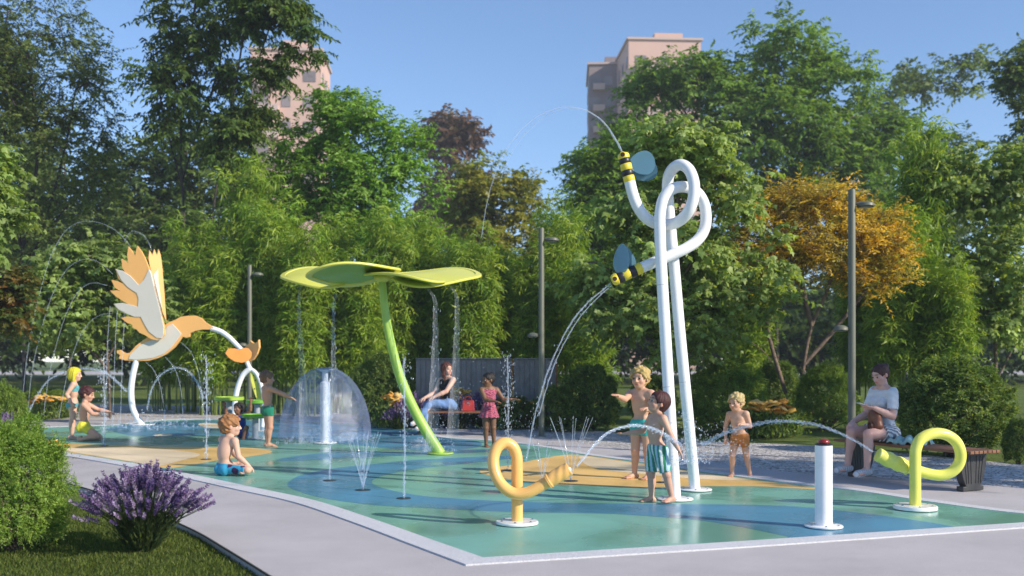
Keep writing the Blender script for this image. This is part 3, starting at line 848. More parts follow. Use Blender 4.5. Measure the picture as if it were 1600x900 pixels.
# towel on the right bench
M_towel = pmat('towel', (0.32, 0.50, 0.50), 0.95, var=0.2, vscale=12, bump=0.8, bscale=120)
tw = MB(); nx_, ny_ = 26, 20
vs = [((i / (nx_ - 1) - .5) * .40, (j / (ny_ - 1) - .5) * .36,
       0.045 + 0.035 * noise.noise(Vector((i * .22, j * .3, 1.3))) + 0.02 * math.sin(i * .9 + j * .4) - (0.045 if i in (0, nx_ - 1) or j in (0, ny_ - 1) else 0)) for i in range(nx_) for j in range(ny_)]
fs = [(i * ny_ + j, (i + 1) * ny_ + j, (i + 1) * ny_ + j + 1, i * ny_ + j + 1) for i in range(nx_ - 1) for j in range(ny_ - 1)]
tw.add(vs, fs)
to = tw.build('towel', M_towel, None, smooth=True)
tl = G(1425, 757); 
to.location = Vector((mid.x, mid.y, 0.456)) + Vector((bdir.x, bdir.y, 0)) * -0.02
to.rotation_euler = (0, 0, benchR[1] + .3)
sm = to.modifiers.new('thick', 'SOLIDIFY'); sm.thickness = 0.012
tag(to, 'crumpled pale teal towel on the bench beside the seated woman', 'towel')

# grey slatted wall behind the left bench
M_wall = pmat('grey_boards', (0.23, 0.215, 0.21), 0.75, var=0.22, vscale=4, bump=0.5, bscale=30)
M_rust = pmat('rusty_steel', (0.30, 0.13, 0.05), 0.8, var=0.3)
Dw = 22.3
def wall(x0, x1, label):
    a, b = (x0 - 800) / FPX * Dw, (x1 - 800) / FPX * Dw
    q = thing('slatted_wall', label, 'wall', ((a + b) / 2, Dw, -0.05), 0, 'grey board walls')
    L = b - a; n = int(L / 0.105); H = 1.48
    bm_ = MB()
    for i in range(n):
        bm_.box((-L / 2 + (i + .5) * L / n, -0.02 + 0.004 * (i % 3), H / 2), (L / n - 0.008, 0.03, H - .04))
    bm_.build('boards', M_wall, q)
    MB().box((0, 0.02, H / 2), (L, 0.03, H)).build('backing', M_wall, q)
    MB().box((0, -0.005, H + .012), (L + .02, 0.11, 0.025)).build('coping', M_wall, q, bevel=.004)
    MB().box((L / 2 + .02, 0, H / 2), (0.03, 0.06, H)).build('post', M_rust, q)
wall(650, 799, 'long grey board wall panel directly behind the woman in jeans')
wall(803, 868, 'short grey board wall panel between the rusty post and the lamp post')

# far tower blocks
def tower_mat(name, wallc, winc, sx, sz):
    return pmat(name, wallc, 0.85, var=0.06, vscale=0.15)
M_pink = pmat('pink_render', (0.60, 0.40, 0.33), 0.9, var=0.05, vscale=.2)
M_grey_r = pmat('grey_render', (0.25, 0.20, 0.20), 0.9, var=0.05, vscale=.2)
M_win = pmat('window_glass', (0.24, 0.20, 0.20), 0.3, var=0.3, vscale=.3)
M_slab = pmat('balcony_slab', (0.52, 0.40, 0.35), 0.8)
def tower(px0, px1, ytop, D, depth, label, rz, wallm):
    w = (px1 - px0) / FPX * D; H = HC + (HOR - ytop) / FPX * D
    c = ((px0 + px1) / 2 - 800) / FPX * D
    q = thing('apartment_tower', label, 'building', (c, D + depth / 2, -0.06), rz)
    MB().box((0, 0, H / 2), (w, depth, H)).build('wall', wallm, q)
    MB().box((w * .12, 0, H + 1.0), (w * .4, depth * .5, 2.0)).build('roof_house', wallm, q)
    MB().box((0, 0, H + .15), (w + .5, depth + .5, .3)).build('parapet', M_slab, q)
    nf = int(H / 3.1); ncol = max(3, int(w / 2.6))
    ncs = max(3, int(depth / 2.8))
    zmin = H * .45
    for f in range(nf):
        z = f * 3.1 + 1.9
        if z < zmin or z > H - 1: continue
        for i in range(ncol):
            x = -w / 2 + (i + .5) * w / ncol
            o = MB().box((x, -depth / 2 - .02, z), (1.1 if i % 2 else 1.5, .10, 1.35)).build('window', M_win, q)
        MB().box((-w * .25, -depth / 2 - .5, z - 1.05), (w * .3, 1.0, .9)).build('balcony', M_slab, q)
        for s in (-1, 1):
            for i in range(ncs):
                MB().box((s * (w / 2 + .02), -depth / 2 + (i + .5) * depth / ncs, z), (.10, 1.3, 1.5)).build('window', M_win, q)
tower(388, 497, 78, 125, 10, 'pink apartment tower showing behind the tall thin tree at left', R(4), M_pink)
tower(978, 1092, 62, 140, 13, 'pink apartment tower rising behind the blurred trees at right', R(3), M_pink)
tower(924, 985, 100, 150, 12, 'grey apartment tower beside the taller pink tower', R(-3), M_grey_r)
# ================================================================ people: one continuous implicit surface per body
def v3(*a): return np.array(a, dtype=float)
def unit(v):
    v = np.array(v, dtype=float); return v / np.linalg.norm(v)

class SDF:
    def __init__(self): self.p = []
    def cap(self, a, b, ra, rb, k=.02): self.p.append(('c', np.array(a, float), np.array(b, float), ra, rb, k)); return self
    def ell(self, c, r, M=None, k=.02): self.p.append(('e', np.array(c, float), np.array(r, float), np.eye(3) if M is None else np.array(M, float), None, k)); return self
    def sub(self, c, r, k=.01): self.p.append(('s', np.array(c, float), r, None, None, k)); return self
    def cut(self, pt, nrm): self.p.append(('x', np.array(pt, float), unit(nrm), None, None, 0)); return self   # keep the side n points away from
    def capcut(self, a, b, ra, rb, k=.012): self.p.append(('f', np.array(a, float), np.array(b, float), ra, rb, k)); return self
    def bounds(self, pad):
        lo, hi = np.full(3, 1e9), np.full(3, -1e9)
        for q in self.p:
            if q[0] in 'cf': l, h = np.minimum(q[1] - q[3], q[2] - q[4]), np.maximum(q[1] + q[3], q[2] + q[4])
            elif q[0] == 'e': l, h = q[1] - q[2].max(), q[1] + q[2].max()
            else: continue
            lo, hi = np.minimum(lo, l), np.maximum(hi, h)
        return lo - pad, hi + pad
    def mesh(self, h, disp=None):
        lo, hi = self.bounds(0.03)
        n = np.ceil((hi - lo) / h).astype(int) + 1
        vol = np.full(n, 0.08, dtype=np.float32)
        ax = [lo[i] + h * np.arange(n[i]) for i in range(3)]
        def grid(l, hh):
            i0 = np.clip(np.floor((l - lo) / h).astype(int), 0, n - 1); i1 = np.clip(np.ceil((hh - lo) / h).astype(int) + 1, 1, n)
            sl = tuple(slice(i0[i], i1[i]) for i in range(3))
            X = np.stack(np.meshgrid(*[ax[i][sl[i]] for i in range(3)], indexing='ij'), -1)
            return sl, X
        for q in self.p:
            k = q[5]; pad = k + 3 * h + .012
            if q[0] in 'cf':
                a, b, ra, rb = q[1:5]
                rm = max(ra, rb)
                sl, X = grid(np.minimum(a, b) - rm - pad, np.maximum(a, b) + rm + pad)
                ab = b - a; L2 = max(ab @ ab, 1e-9)
                tt = np.clip(((X - a) @ ab) / L2, 0, 1)
                d = np.linalg.norm(X - a - tt[..., None] * ab, axis=-1) - (ra + (rb - ra) * tt)
                if q[0] == 'f':
                    d = np.maximum(d, (X - b) @ (ab / math.sqrt(L2)))
            elif q[0] == 'e':
                c, r, M = q[1:4]
                sl, X = grid(c - r.max() - pad, c + r.max() + pad)
                Y = (X - c) @ M
                k0 = np.linalg.norm(Y / r, axis=-1); k1 = np.linalg.norm(Y / (r * r), axis=-1) + 1e-9
                d = k0 * (k0 - 1) / k1
            elif q[0] == 's':
                c, r = q[1], q[2]
                sl, X = grid(c - np.max(r) - pad, c + np.max(r) + pad)
                if np.ndim(r):
                    Y = X - c; k0 = np.linalg.norm(Y / r, axis=-1); k1 = np.linalg.norm(Y / (r * r), axis=-1) + 1e-9
                    d = k0 * (k0 - 1) / k1
                else: d = np.linalg.norm(X - c, axis=-1) - r
                V = vol[sl]; D = -d
                hh = np.maximum(k - np.abs(V - D), 0) / max(k, 1e-6)
                vol[sl] = np.maximum(V, D) + hh * hh * k * .25
                continue
            elif q[0] == 'x':
                X = np.stack(np.meshgrid(*ax, indexing='ij'), -1)
                vol = np.maximum(vol, ((X - q[1]) @ q[2]).astype(np.float32)); continue
            V = vol[sl]
            hh = np.maximum(k - np.abs(V - d), 0) / max(k, 1e-6)
            vol[sl] = np.minimum(V, d) - hh * hh * k * .25
        if disp is not None:
            X = np.stack(np.meshgrid(*ax, indexing='ij'), -1)
            m = np.abs(vol) < .045
            vol[m] += disp(X[m]).astype(np.float32)
        vol[0] = vol[-1] = np.maximum(vol[0], .01); vol[:, 0] = vol[:, -1] = .05; vol[:, :, 0] = vol[:, :, -1] = .05; vol[0] = vol[-1] = .05
        return surface_nets(vol, lo, h)

def surface_nets(vol, org, h):
    s = vol < 0
    nx, ny, nz = vol.shape
    cs = [(i, j, k) for i in (0, 1) for j in (0, 1) for k in (0, 1)]
    cnt = sum(s[i:nx - 1 + i, j:ny - 1 + j, k:nz - 1 + k].astype(np.int8) for i, j, k in cs)
    act = (cnt > 0) & (cnt < 8)
    idx = np.full(act.shape, -1, dtype=np.int32)
    cells = np.argwhere(act)
    idx[act] = np.arange(len(cells))
    vs, n = np.zeros((len(cells), 3)), np.zeros(len(cells))
    for a in cs:
        for ax_ in range(3):
            if a[ax_]: continue
            b = list(a); b[ax_] = 1
            v0 = vol[tuple((cells + a).T)]; v1 = vol[tuple((cells + b).T)]
            m = (v0 < 0) != (v1 < 0)
            t = np.where(m, v0 / np.where(m, v0 - v1, 1), 0)
            p = np.array(a, float) + t[:, None] * (np.array(b) - np.array(a))
            vs += p * m[:, None]; n += m
    V = org + h * (cells + vs / n[:, None])
    F = []
    for ax_ in range(3):
        u, w = [(1, 2), (2, 0), (0, 1)][ax_]
        sl0 = [slice(1, -1)] * 3; sl1 = [slice(1, -1)] * 3
        sl0[ax_] = slice(0, -1); sl1[ax_] = slice(1, None)
        a, b = s[tuple(sl0)], s[tuple(sl1)]
        e = np.argwhere(a != b)
        flip = a[tuple(e.T)]
        off = np.ones(3, int); off[ax_] = 0
        e = e + off
        def at(du, dw):
            q = e.copy(); q[:, u] += du; q[:, w] += dw; return idx[tuple(q.T)]
        quad = np.stack([at(-1, -1), at(0, -1), at(0, 0), at(-1, 0)], 1)
        quad[~flip] = quad[~flip][:, ::-1]
        F.append(quad)
    return V, np.concatenate(F)

M_skin = colmat('skin', 0.5, sss=0.12, spec=0.35)
M_hair = colmat('hair', 0.55, bump=0.6, bscale=260, spec=0.4)
M_cloth = colmat('cloth', 0.85, bump=0.35, bscale=420, spec=0.2, sheen=0.2)
M_eye = colmat('eye', 0.2)

def sdf_obj(name, sdf, h, mat, parent, colfn, disp=None):
    V, F = sdf.mesh(h, disp)
    c = colfn(V) if callable(colfn) else np.tile(np.array(colfn, float), (len(V), 1))
    me = np_mesh(name, V, F, mat, c, smooth=True)
    return mesh_obj(name, me, parent)

def person(label, at, H, pose, hair, clothes, skin=(0.62, 0.36, 0.25), child=True, fem=False, h=None, group=None, foot=None):
    """pose: directions of the limb bones in world axes (x right, y away, z up)"""
    K = dict(hh=pose.get('hh', .178), hip=.475, sh=.785, shw=.108, hpw=.052, ua=.160, fa=.135, th=.225, sk=.215, ank=.036, ft=.15) if child else \
        dict(hh=.134, hip=.515, sh=.825, shw=.096 if fem else .118, hpw=.054, ua=.172, fa=.145, th=.245, sk=.235, ank=.04, ft=.148)
    bw = 1.0 if child else (0.93 if fem else 1.0)           # girth
    L = lambda k: K[k] * H
    h = h or (0.0062 if child else 0.0078)
    f = unit((*pose['face'], 0)); right = v3(f[1], -f[0], 0)
    pf = unit((*pose.get('pface', pose['face']), 0)); pr = v3(pf[1], -pf[0], 0)
    sp = unit(pose.get('spine', (0, 0, 1)))
    fr = unit(f - sp * (f @ sp)); rt = np.cross(fr, sp)
    P = v3(0, 0, 0)
    Ls = (K['sh'] - K['hip']) * H
    bend = np.array(pose.get('bend', (0, 0, 0)), float)
    N = P + sp * Ls
    MID = P + sp * Ls * .5 + bend * H
    T = np.stack([rt, fr, sp], 1)
    hips, knees, ankles, toes, sh, el, wr = {}, {}, {}, {}, {}, {}, {}
    for s, sg in (('L', -1), ('R', 1)):
        hips[s] = P + pr * sg * L('hpw')
        d = pose['leg' + s]
        knees[s] = hips[s] + unit(d[0]) * L('th'); ankles[s] = knees[s] + unit(d[1]) * L('sk'); toes[s] = unit(d[2])
        sh[s] = N + rt * sg * L('shw') - sp * .030 * H + np.array(pose.get('shrug' + s, (0, 0, 0))) * H
        d = pose['arm' + s]
        el[s] = sh[s] + unit(d[0]) * L('ua'); wr[s] = el[s] + unit(d[1]) * L('fa')
    hd = unit(pose.get('head', pose['face'] + (0,) if len(pose['face']) == 2 else pose['face']))
    hup = unit(np.array(pose.get('hup', sp)) - hd * (np.array(pose.get('hup', sp)) @ hd))
    hr = np.cross(hd, hup)
    q = L('hh')
    Hc = N + unit(sp * .6 + hup * .4 + hd * .12) * ((0.018 if child else .03) * H + q * .46)
    # lowest point of the body rests on the ground (or on the given seat height)
    S = SDF()
    g = H * bw
    # trunk
    S.ell(P + sp * .025 * H, (.088 * g, .066 * g, .075 * g), np.stack([pr, pf, v3(0, 0, 1)], 1), .03)
    by_ = pose.get('belly', 0) * H
    S.ell(MID + fr * by_, (.079 * g + by_ * .6, .060 * g + by_ * .5, .10 * g), T, .04)
    S.ell(P + sp * Ls * .70 + bend * H * .6, (.086 * g, .063 * g, .098 * g), T, .04)
    S.cap(sh['L'] * .8 + N * .2 - sp * .02 * H, sh['R'] * .8 + N * .2 - sp * .02 * H, .036 * g, .036 * g, .035)
    for sg in (-1, 1):
        S.ell(P + pr * sg * .042 * H - pf * .035 * H - v3(0, 0, .012 * H), (.052 * g, .05 * g, .055 * g), None, .03)
        if fem and not child: S.ell(P + sp * Ls * .66 + rt * sg * .034 * H + fr * .046 * H, (.036 * g, .027 * g, .034 * g), T, .035)
        else: S.ell(P + sp * Ls * .74 + rt * sg * .04 * H + fr * .042 * H, (.035 * g, .022 * g, .026 * g), T, .02)
    S.cap(N - sp * .01 * H, Hc - hup * q * .30 - hd * q * .05, .034 * g, .030 * g, .022)
    for s in 'LR': S.cap(N + sp * .012 * H, sh[s], .026 * g, .027 * g, .03)
    # limbs
    for s, sg in (('L', -1), ('R', 1)):
        S.cap(sh[s], el[s], .035 * g, .026 * g, .022)
        fd = unit(wr[s] - el[s])
        S.cap(el[s], el[s] + fd * L('fa') * .4, .0265 * g, .027 * g, .008)
        S.cap(el[s] + fd * L('fa') * .35, wr[s], .027 * g, .0175 * g, .008)
        # hand
        hdv = unit(pose.get('hand' + s, fd)); pn = np.array(pose.get('palm' + s, (0, 0, -1)), float)
        pn = unit(pn - hdv * (pn @ hdv)) if np.linalg.norm(pn - hdv * (pn @ hdv)) > .05 else unit(np.cross(hdv, rt))
        la = np.cross(hdv, pn); hl = .098 * H if child else .102 * H
        S.ell(wr[s] + hdv * hl * .27, (.0235 * H, .0115 * H, .028 * H), np.stack([la, pn, hdv], 1), .010)
        curl = pose.get('curl' + s, .35)
        fl = [.40, .46, .44, .34]
        rf = max(.0062 * H, .0064)
        thumb_side = pose.get('thumb' + s, 1)
        for i in range(4):
            o = wr[s] + hdv * hl * .46 + la * (1.5 - i) * .0125 * H * thumb_side
            d1 = unit(hdv + la * (1.5 - i) * .09 * thumb_side + pn * curl * .6)
            m1 = o + d1 * hl * fl[i] * .5
            d2 = unit(hdv + la * (1.5 - i) * .05 * thumb_side + pn * (curl * 1.9))
            S.cap(o, m1, rf * 1.05, rf, .003); S.cap(m1, m1 + d2 * hl * fl[i] * .5, rf, rf * .85, .003)
        o = wr[s] + hdv * hl * .12 + la * thumb_side * .018 * H
        m1 = o + unit(hdv * .8 + la * thumb_side * .8 + pn * .4) * hl * .24
        S.cap(o, m1, rf * 1.25, rf * 1.1, .004); S.cap(m1, m1 + unit(hdv + la * thumb_side * .25 + pn * .4) * hl * .22, rf * 1.1, rf * .9, .003)
        # leg
        kd = unit(knees[s] - hips[s]); sd = unit(ankles[s] - knees[s])
        S.cap(hips[s], knees[s], .056 * g, .037 * g, .028)
        S.cap(knees[s], ankles[s], .0375 * g, .0215 * g, .014)
        bk = -unit(kd - sd * (kd @ sd)) * -1 if abs(kd @ sd) < .98 else -pf
        bk = -pf if abs(kd @ sd) >= .98 else unit(-(kd - sd * (kd @ sd)))
        bkk = bk if abs(kd @ sd) >= .98 else -unit(kd - sd * (kd @ sd))
        S.ell(knees[s] + sd * L('sk') * .32 + bkk * .010 * H, (.033 * g, .033 * g, .066 * g), np.stack([np.cross(sd, bkk), bkk, sd], 1), .015)
        S.ell(knees[s] - bkk * .012 * H, (.027 * g,) * 3, None, .012)
        td = toes[s]; dn = unit(-v3(0, 0, 1) - td * (-td[2])) if abs(td[2]) < .9 else unit(bkk)
        if 'sole' + s in pose: dn = unit(pose['sole' + s])
        ld = np.cross(td, dn)
        so = dn * L('ank') * .52
        heel = ankles[s] - td * .022 * H + so; ball = ankles[s] + td * .082 * H + so * 1.15
        S.cap(heel, ball, .0225 * g, .018 * g, .016)
        S.cap(ankles[s], ankles[s] + td * .055 * H + so * .7, .021 * g, .017 * g, .016)
        for i in range(5):
            o = ball + ld * (i - 2) * .0105 * H
            S.cap(o - td * .02 * H, o + td * (.033 - .004 * abs(i - 1.2)) * H + dn * .002 * H, .0115 * H if i else .013 * H, .008 * H, .005)
    # head
    HM = np.stack([hr, hd, hup], 1)
    h_ = lambda r, f_, u: Hc + hr * r * q + hd * f_ * q + hup * u * q
    S.ell(h_(0, -.06, .13), (.365 * q, .46 * q, .375 * q), HM, .02)
    S.ell(h_(0, .10, -.16), (.285 * q, .315 * q, .32 * q), HM, .025)
    S.ell(h_(0, .24, -.36), (.14 * q, .13 * q, .11 * q), HM, .03)
    for sg in (-1, 1):
        S.ell(h_(.17 * sg, .25, -.13), (.13 * q, .12 * q, .13 * q), HM, .015)      # cheek
        S.ell(h_(.375 * sg, -.04, -.03), (.045 * q, .085 * q, .125 * q), HM, .006)    # ear
        S.sub(h_(.155 * sg, .455, .02), .082 * q, .012)
    S.cap(h_(-.16, .345, .125), h_(.16, .345, .125), .055 * q, .055 * q, .02)
    S.cap(h_(0, .40, .03), h_(0, .475, -.13), .04 * q, .058 * q, .012)
    S.cap(h_(-.05, .415, -.145), h_(.05, .415, -.145), .04 * q, .04 * q, .01)
    S.cap(h_(-.075, .385, -.275), h_(.075, .385, -.275), .036 * q, .036 * q, .008)
    # stand it on the ground
    if foot is None:
        low = min((ankles[s] - v3(0, 0, L('ank')))[2] for s in 'LR')
    else: low = foot(hips, knees, ankles, H)
    # anchor: pelvis over 'at'
    off = v3(at[0], at[1], at[2] - low)
    root = thing('person', label, 'person', tuple(off), 0, group)
    skin = np.array(skin, float)
    lip, brow = h_(0, .40, -.275), [h_(.155, .40, .15), h_(-.155, .40, .15)]
    hcol = np.array(hair.get('col', (.1, .06, .04)), float)
    def skincol(V):
        c = np.tile(skin, (len(V), 1))
        n = np.array([math.sin(a * 1.0) for a in range(3)])
        blot = (np.sin(V @ v3(21, 13, 17)) * np.sin(V @ v3(-11, 19, 8))) * .05
        c *= (1 + blot)[:, None]
        def warm(pt, r, tint, a):
            nonlocal c
            w = np.clip(1 - np.linalg.norm(V - pt, axis=1) / r, 0, 1)[:, None] * a
            c = c * (1 - w) + c * np.array(tint) * w
        for s in 'LR':
            for pt, r in ((knees[s], .06 * H), (el[s], .045 * H), (wr[s] + unit(wr[s] - el[s]) * .09 * H, .06 * H), (ankles[s] + toes[s] * .1 * H, .06 * H)):
                warm(pt, r, (1.05, .78, .74), .7)
        for sg in (-1, 1): warm(h_(.19 * sg, .32, -.13), .2 * q, (1.06, .76, .74), .8); warm(h_(.38 * sg, -.04, -.03), .15 * q, (1.05, .75, .7), .7)
        Y = (V - lip) @ HM
        w = np.clip(1.4 - np.sqrt((Y[:, 0] / (.11 * q)) ** 2 + (Y[:, 2] / (.045 * q)) ** 2 + (Y[:, 1] / (.12 * q)) ** 2), 0, 1)[:, None]
        c = c * (1 - w) + c * np.array((.95, .5, .5)) * w
        for b in brow:
            Y = (V - b) @ HM
            w = np.clip(1.5 - np.sqrt((Y[:, 0] / (.105 * q)) ** 2 + (Y[:, 2] / (.03 * q)) ** 2 + (Y[:, 1] / (.12 * q)) ** 2), 0, 1)[:, None] * .75
            c = c * (1 - w) + hcol * .6 * w
        return c
    body = sdf_obj('body', S, h, M_skin, root, skincol)
    for sg in (-1, 1):
        eb = SDF().ell(h_(.155 * sg, .362, .015), (.060 * q,) * 3, HM)
        def ecol(V, sg=sg):
            d = np.linalg.norm(V - h_(.155 * sg, .425, .010), axis=1)
            c = np.where((d < .062 * q)[:, None], np.array((.05, .03, .02)), np.array((.50, .47, .45)))
            up = ((V - h_(.155 * sg, .362, .015)) @ hup) > .026 * q
            c[up] = skin * .55
            return c
        sdf_obj('eye', eb, .004 if child else .0045, M_eye, root, ecol)
    # hair
    st = hair['style']
    A = SDF()
    e_ = hair.get('vol', .05)
    A.ell(h_(0, -.075, .15), ((.375 + e_) * q, (.47 + e_ * .9) * q, (.375 + e_ * 1.2) * q), HM, .01)
    if st in ('short', 'curly', 'bowl'):
        A.ell(h_(0, -.20, -.04), (.345 * q, .33 * q, .36 * q), HM, .02)
    if st == 'bob':
        A.ell(h_(0, -.16, -.12), (.42 * q, .40 * q, .42 * q), HM, .03)
        for sg in (-1, 1): A.cap(h_(.37 * sg, .02, .1), h_(.36 * sg, -.02, -.42), .10 * q, .12 * q, .02)
    if st == 'long':
        for sg in (-1, 1):
            A.cap(h_(.33 * sg, -.02, .1), h_(.37 * sg, -.05, -.45), .13 * q, .14 * q, .02)
            A.cap(h_(.37 * sg, -.05, -.45), h_(.34 * sg, .05, -.98), .14 * q, .07 * q, .02)
        A.cap(h_(0, -.30, .0), h_(0, -.32, -.85), .30 * q, .20 * q, .03)
    if st in ('bun', 'bunback'):
        c_ = h_(0, -.42, .40) if st == 'bun' else h_(0, -.52, .30)
        A.ell(h_(0, -.2, -.02), (.34 * q, .32 * q, .33 * q), HM, .02)
        A.ell(c_, (.17 * q, .17 * q, .17 * q), HM, .02)
    # face opening and nape
    fo = hair.get('front', .0)
    A.sub(h_(0, .52 + fo, -.10), np.array((.36, .42, .44)) * q if abs(hd[1]) > 2 else .42 * q, .02)
    A.sub(h_(0, .50 + fo, -.45), .44 * q, .02)
    if st in ('short', 'curly', 'bowl', 'bun', 'bunback'):
        for sg in (-1, 1): A.sub(h_(.40 * sg, .08, -.16), .17 * q, .015)
        A.sub(h_(0, -.05, -.62), .34 * q, .02)
    amp = hair.get('amp', .010); fq = hair.get('freq', 55.0) * .15 / q
    def disp(X):
        Y = (X - Hc) @ HM
        r = np.linalg.norm(Y, axis=1) + 1e-6
        u = np.arctan2(Y[:, 0], Y[:, 1]); 
        if st in ('curly',):
            n_ = np.sin(Y[:, 0] * fq + 2 * np.sin(Y[:, 2] * fq * .6)) * np.sin(Y[:, 1] * fq * 1.1 + 1.7 * np.sin(Y[:, 0] * fq * .5)) * np.sin(Y[:, 2] * fq * .9 + 1.3)
            n_ = n_ * 1.3 + .7 * np.sin(Y[:, 0] * fq * 2.1 + Y[:, 2] * fq * 1.7) * np.sin(Y[:, 1] * fq * 2.3 + Y[:, 2] * fq) + .4 * np.sin(Y[:, 2] * fq * 2.6 + 2 * np.sin(Y[:, 0] * fq))
        else:
            wz = 2.2 * np.sin(Y[:, 2] * fq * .35 + 1.7 * np.sin(u * 3.1)) + 1.6 * np.sin(Y[:, 1] * fq * .4 + 2.0 * np.sin(u * 2.3))
            n_ = .6 * np.sin(u * hair.get('locks', 11) + wz) + .55 * np.sin(u * 27 + 1.4 * wz + Y[:, 2] * fq * .5) + .35 * np.sin(Y[:, 0] * fq * 1.3 + wz) * np.sin(Y[:, 2] * fq * .8)
        return -amp * n_
    def hc(V):
        w_ = np.sin(V @ v3(37, 23, 11)) * 1.9
        n_ = .5 * np.sin(V @ v3(61, 47, 9) + w_) + .3 * np.sin(V @ v3(-83, 71, 17) + 1.7 * w_) + .2 * np.sin(V @ v3(131, -97, 23) - w_)
        return np.clip(hcol[None, :] * (1 + .26 * n_)[:, None], 0, 1)
    sdf_obj('hair', A, .005 if child else .006, M_hair, root, hc, disp)
    # clothes
    ctx = dict(P=P, N=N, MID=MID, sp=sp, fr=fr, rt=rt, pf=pf, pr=pr, H=H, g=g, Ls=Ls, hips=hips, knees=knees, ankles=ankles, toes=toes, sh=sh, el=el, wr=wr, T=T, Hc=Hc, bend=bend, off=off, K=K, q=q, hup=hup, hd=hd)
    for cl in clothes:
        cl(ctx, root, h)
    return root, ctx

def trunks(col, length=.45, flare=0.0, waist=.42, colfn=None, name='swim_trunks', fit=.006):
    """shorts: pelvis plus the upper part of each thigh"""
    def fn(c, root, h):
        H, g = c['H'], c['g']; o = fit
        S = SDF()
        S.ell(c['P'] + c['sp'] * .025 * H, (.088 * g + o, .066 * g + o, .075 * g + o), np.stack([c['pr'], c['pf'], v3(0, 0, 1)], 1), .03)
        S.ell(c['MID'], (.079 * g + o, .060 * g + o, .10 * g + o), c['T'], .04)
        for sg in (-1, 1):
            S.ell(c['P'] + c['pr'] * sg * .042 * H - c['pf'] * .035 * H - v3(0, 0, .012 * H), (.052 * g + o, .05 * g + o, .055 * g + o), None, .03)
        for s in 'LR':
            a, b = c['hips'][s], c['knees'][s]
            e = a + (b - a) * length
            S.capcut(a, e, .056 * g + o, (.056 + (.037 - .056) * length) * g + o + flare * H, .02)
        S.cut(c['P'] + c['sp'] * c['Ls'] * waist * .5, c['sp'])
        def dsp(X): return .0025 * np.sin(X @ v3(60, 45, 25)) * np.sin(X @ v3(-35, 60, 18))
        cf = (lambda V: colfn(V, c)) if colfn else (lambda V: np.array(col)[None, :] * (1 + .06 * np.sin(V @ v3(50, 30, 70)))[:, None])
        sdf_obj(name, S, h, M_cloth, root, cf, dsp)
    return fn

def top(col, lo=.2, hi=1.0, sleeve=0.0, name='shirt', fit=.008, neck=True, colfn=None, straps=False, loose=0.0):
    """shirt or bikini top: a band of the trunk between lo and hi of the spine, with optional sleeves"""
    def fn(c, root, h):
        H, g, sp, Ls = c['H'], c['g'], c['sp'], c['Ls']; o = fit
        S = SDF()
        S.ell(c['P'] + sp * .025 * H, (.088 * g + o, .066 * g + o, .075 * g + o), np.stack([c['pr'], c['pf'], v3(0, 0, 1)], 1), .03)
        S.ell(c['MID'], (.079 * g + o + loose * H, .060 * g + o + loose * H, .10 * g + o), c['T'], .04)
        S.ell(c['P'] + sp * Ls * .70 + c['bend'] * H * .6, (.086 * g + o, .063 * g + o, .098 * g + o), c['T'], .04)
        for sg in (-1, 1):
            if K_adult(c): S.ell(c['P'] + sp * Ls * .66 + c['rt'] * sg * .034 * H + c['fr'] * .046 * H, (.036 * g + o, .027 * g + o, .034 * g + o), c['T'], .045)
            else: S.ell(c['P'] + sp * Ls * .74 + c['rt'] * sg * .04 * H + c['fr'] * .042 * H, (.035 * g + o, .022 * g + o, .026 * g + o), c['T'], .02)
        if hi > .85:
            S.cap(c['sh']['L'] * .8 + c['N'] * .2 - sp * .02 * H, c['sh']['R'] * .8 + c['N'] * .2 - sp * .02 * H, .036 * g + o, .036 * g + o, .035)
        if sleeve:
            for s in 'LR':
                a, b = c['sh'][s], c['el'][s]
                S.capcut(a, a + (b - a) * sleeve, .034 * g + o * .7, .031 * g + o + .006, .012)
        S.cut(c['P'] + sp * Ls * lo, -sp)
        if hi < .98: S.cut(c['P'] + sp * Ls * hi, sp)
        else:
            S.sub(c['N'] + c['fr'] * .035 * H + sp * .035 * H, .062 * H if straps else .05 * H, .01)
        if straps:
            for s in 'LR': S.sub(c['sh'][s] + (c['sh'][s] - c['N']) * .25, .05 * H, .01)
        def dsp(X): return .003 * np.sin(X @ v3(38, 25, 30)) * np.sin(X @ v3(-25, 40, 12))
        cf = (lambda V: colfn(V, c)) if colfn else (lambda V: np.array(col)[None, :] * (1 + .05 * np.sin(V @ v3(50, 30, 70)))[:, None])
        sdf_obj(name, S, h, M_cloth, root, cf, dsp)
    return fn
def K_adult(c): return c['K']['hh'] < .15

def trouser_legs(col, upto=.93, name='jeans'):
    def fn(c, root, h):
        H, g = c['H'], c['g']; o = .008
        S = SDF()
        S.ell(c['P'] + c['sp'] * .025 * H, (.088 * g + o, .066 * g + o, .075 * g + o), np.stack([c['pr'], c['pf'], v3(0, 0, 1)], 1), .03)
        for sg in (-1, 1):
            S.ell(c['P'] + c['pr'] * sg * .042 * H - c['pf'] * .035 * H - v3(0, 0, .012 * H), (.052 * g + o, .05 * g + o, .055 * g + o), None, .03)
        for s in 'LR':
            S.cap(c['hips'][s], c['knees'][s], .056 * g + o, .038 * g + o, .028)
            a, b = c['knees'][s], c['ankles'][s]
            S.capcut(a, a + (b - a) * upto, .0385 * g + o, .027 * g + o, .014)
        S.cut(c['P'] + c['sp'] * c['Ls'] * .27, c['sp'])
        def dsp(X): return .003 * np.sin(X @ v3(48, 35, 50)) * np.sin(X @ v3(-35, 50, 32))
        sdf_obj(name, S, h, M_cloth, root, lambda V: np.array(col)[None, :] * (1 + .18 * np.sin(V @ v3(22, 15, 26)))[:, None], dsp)
    return fn

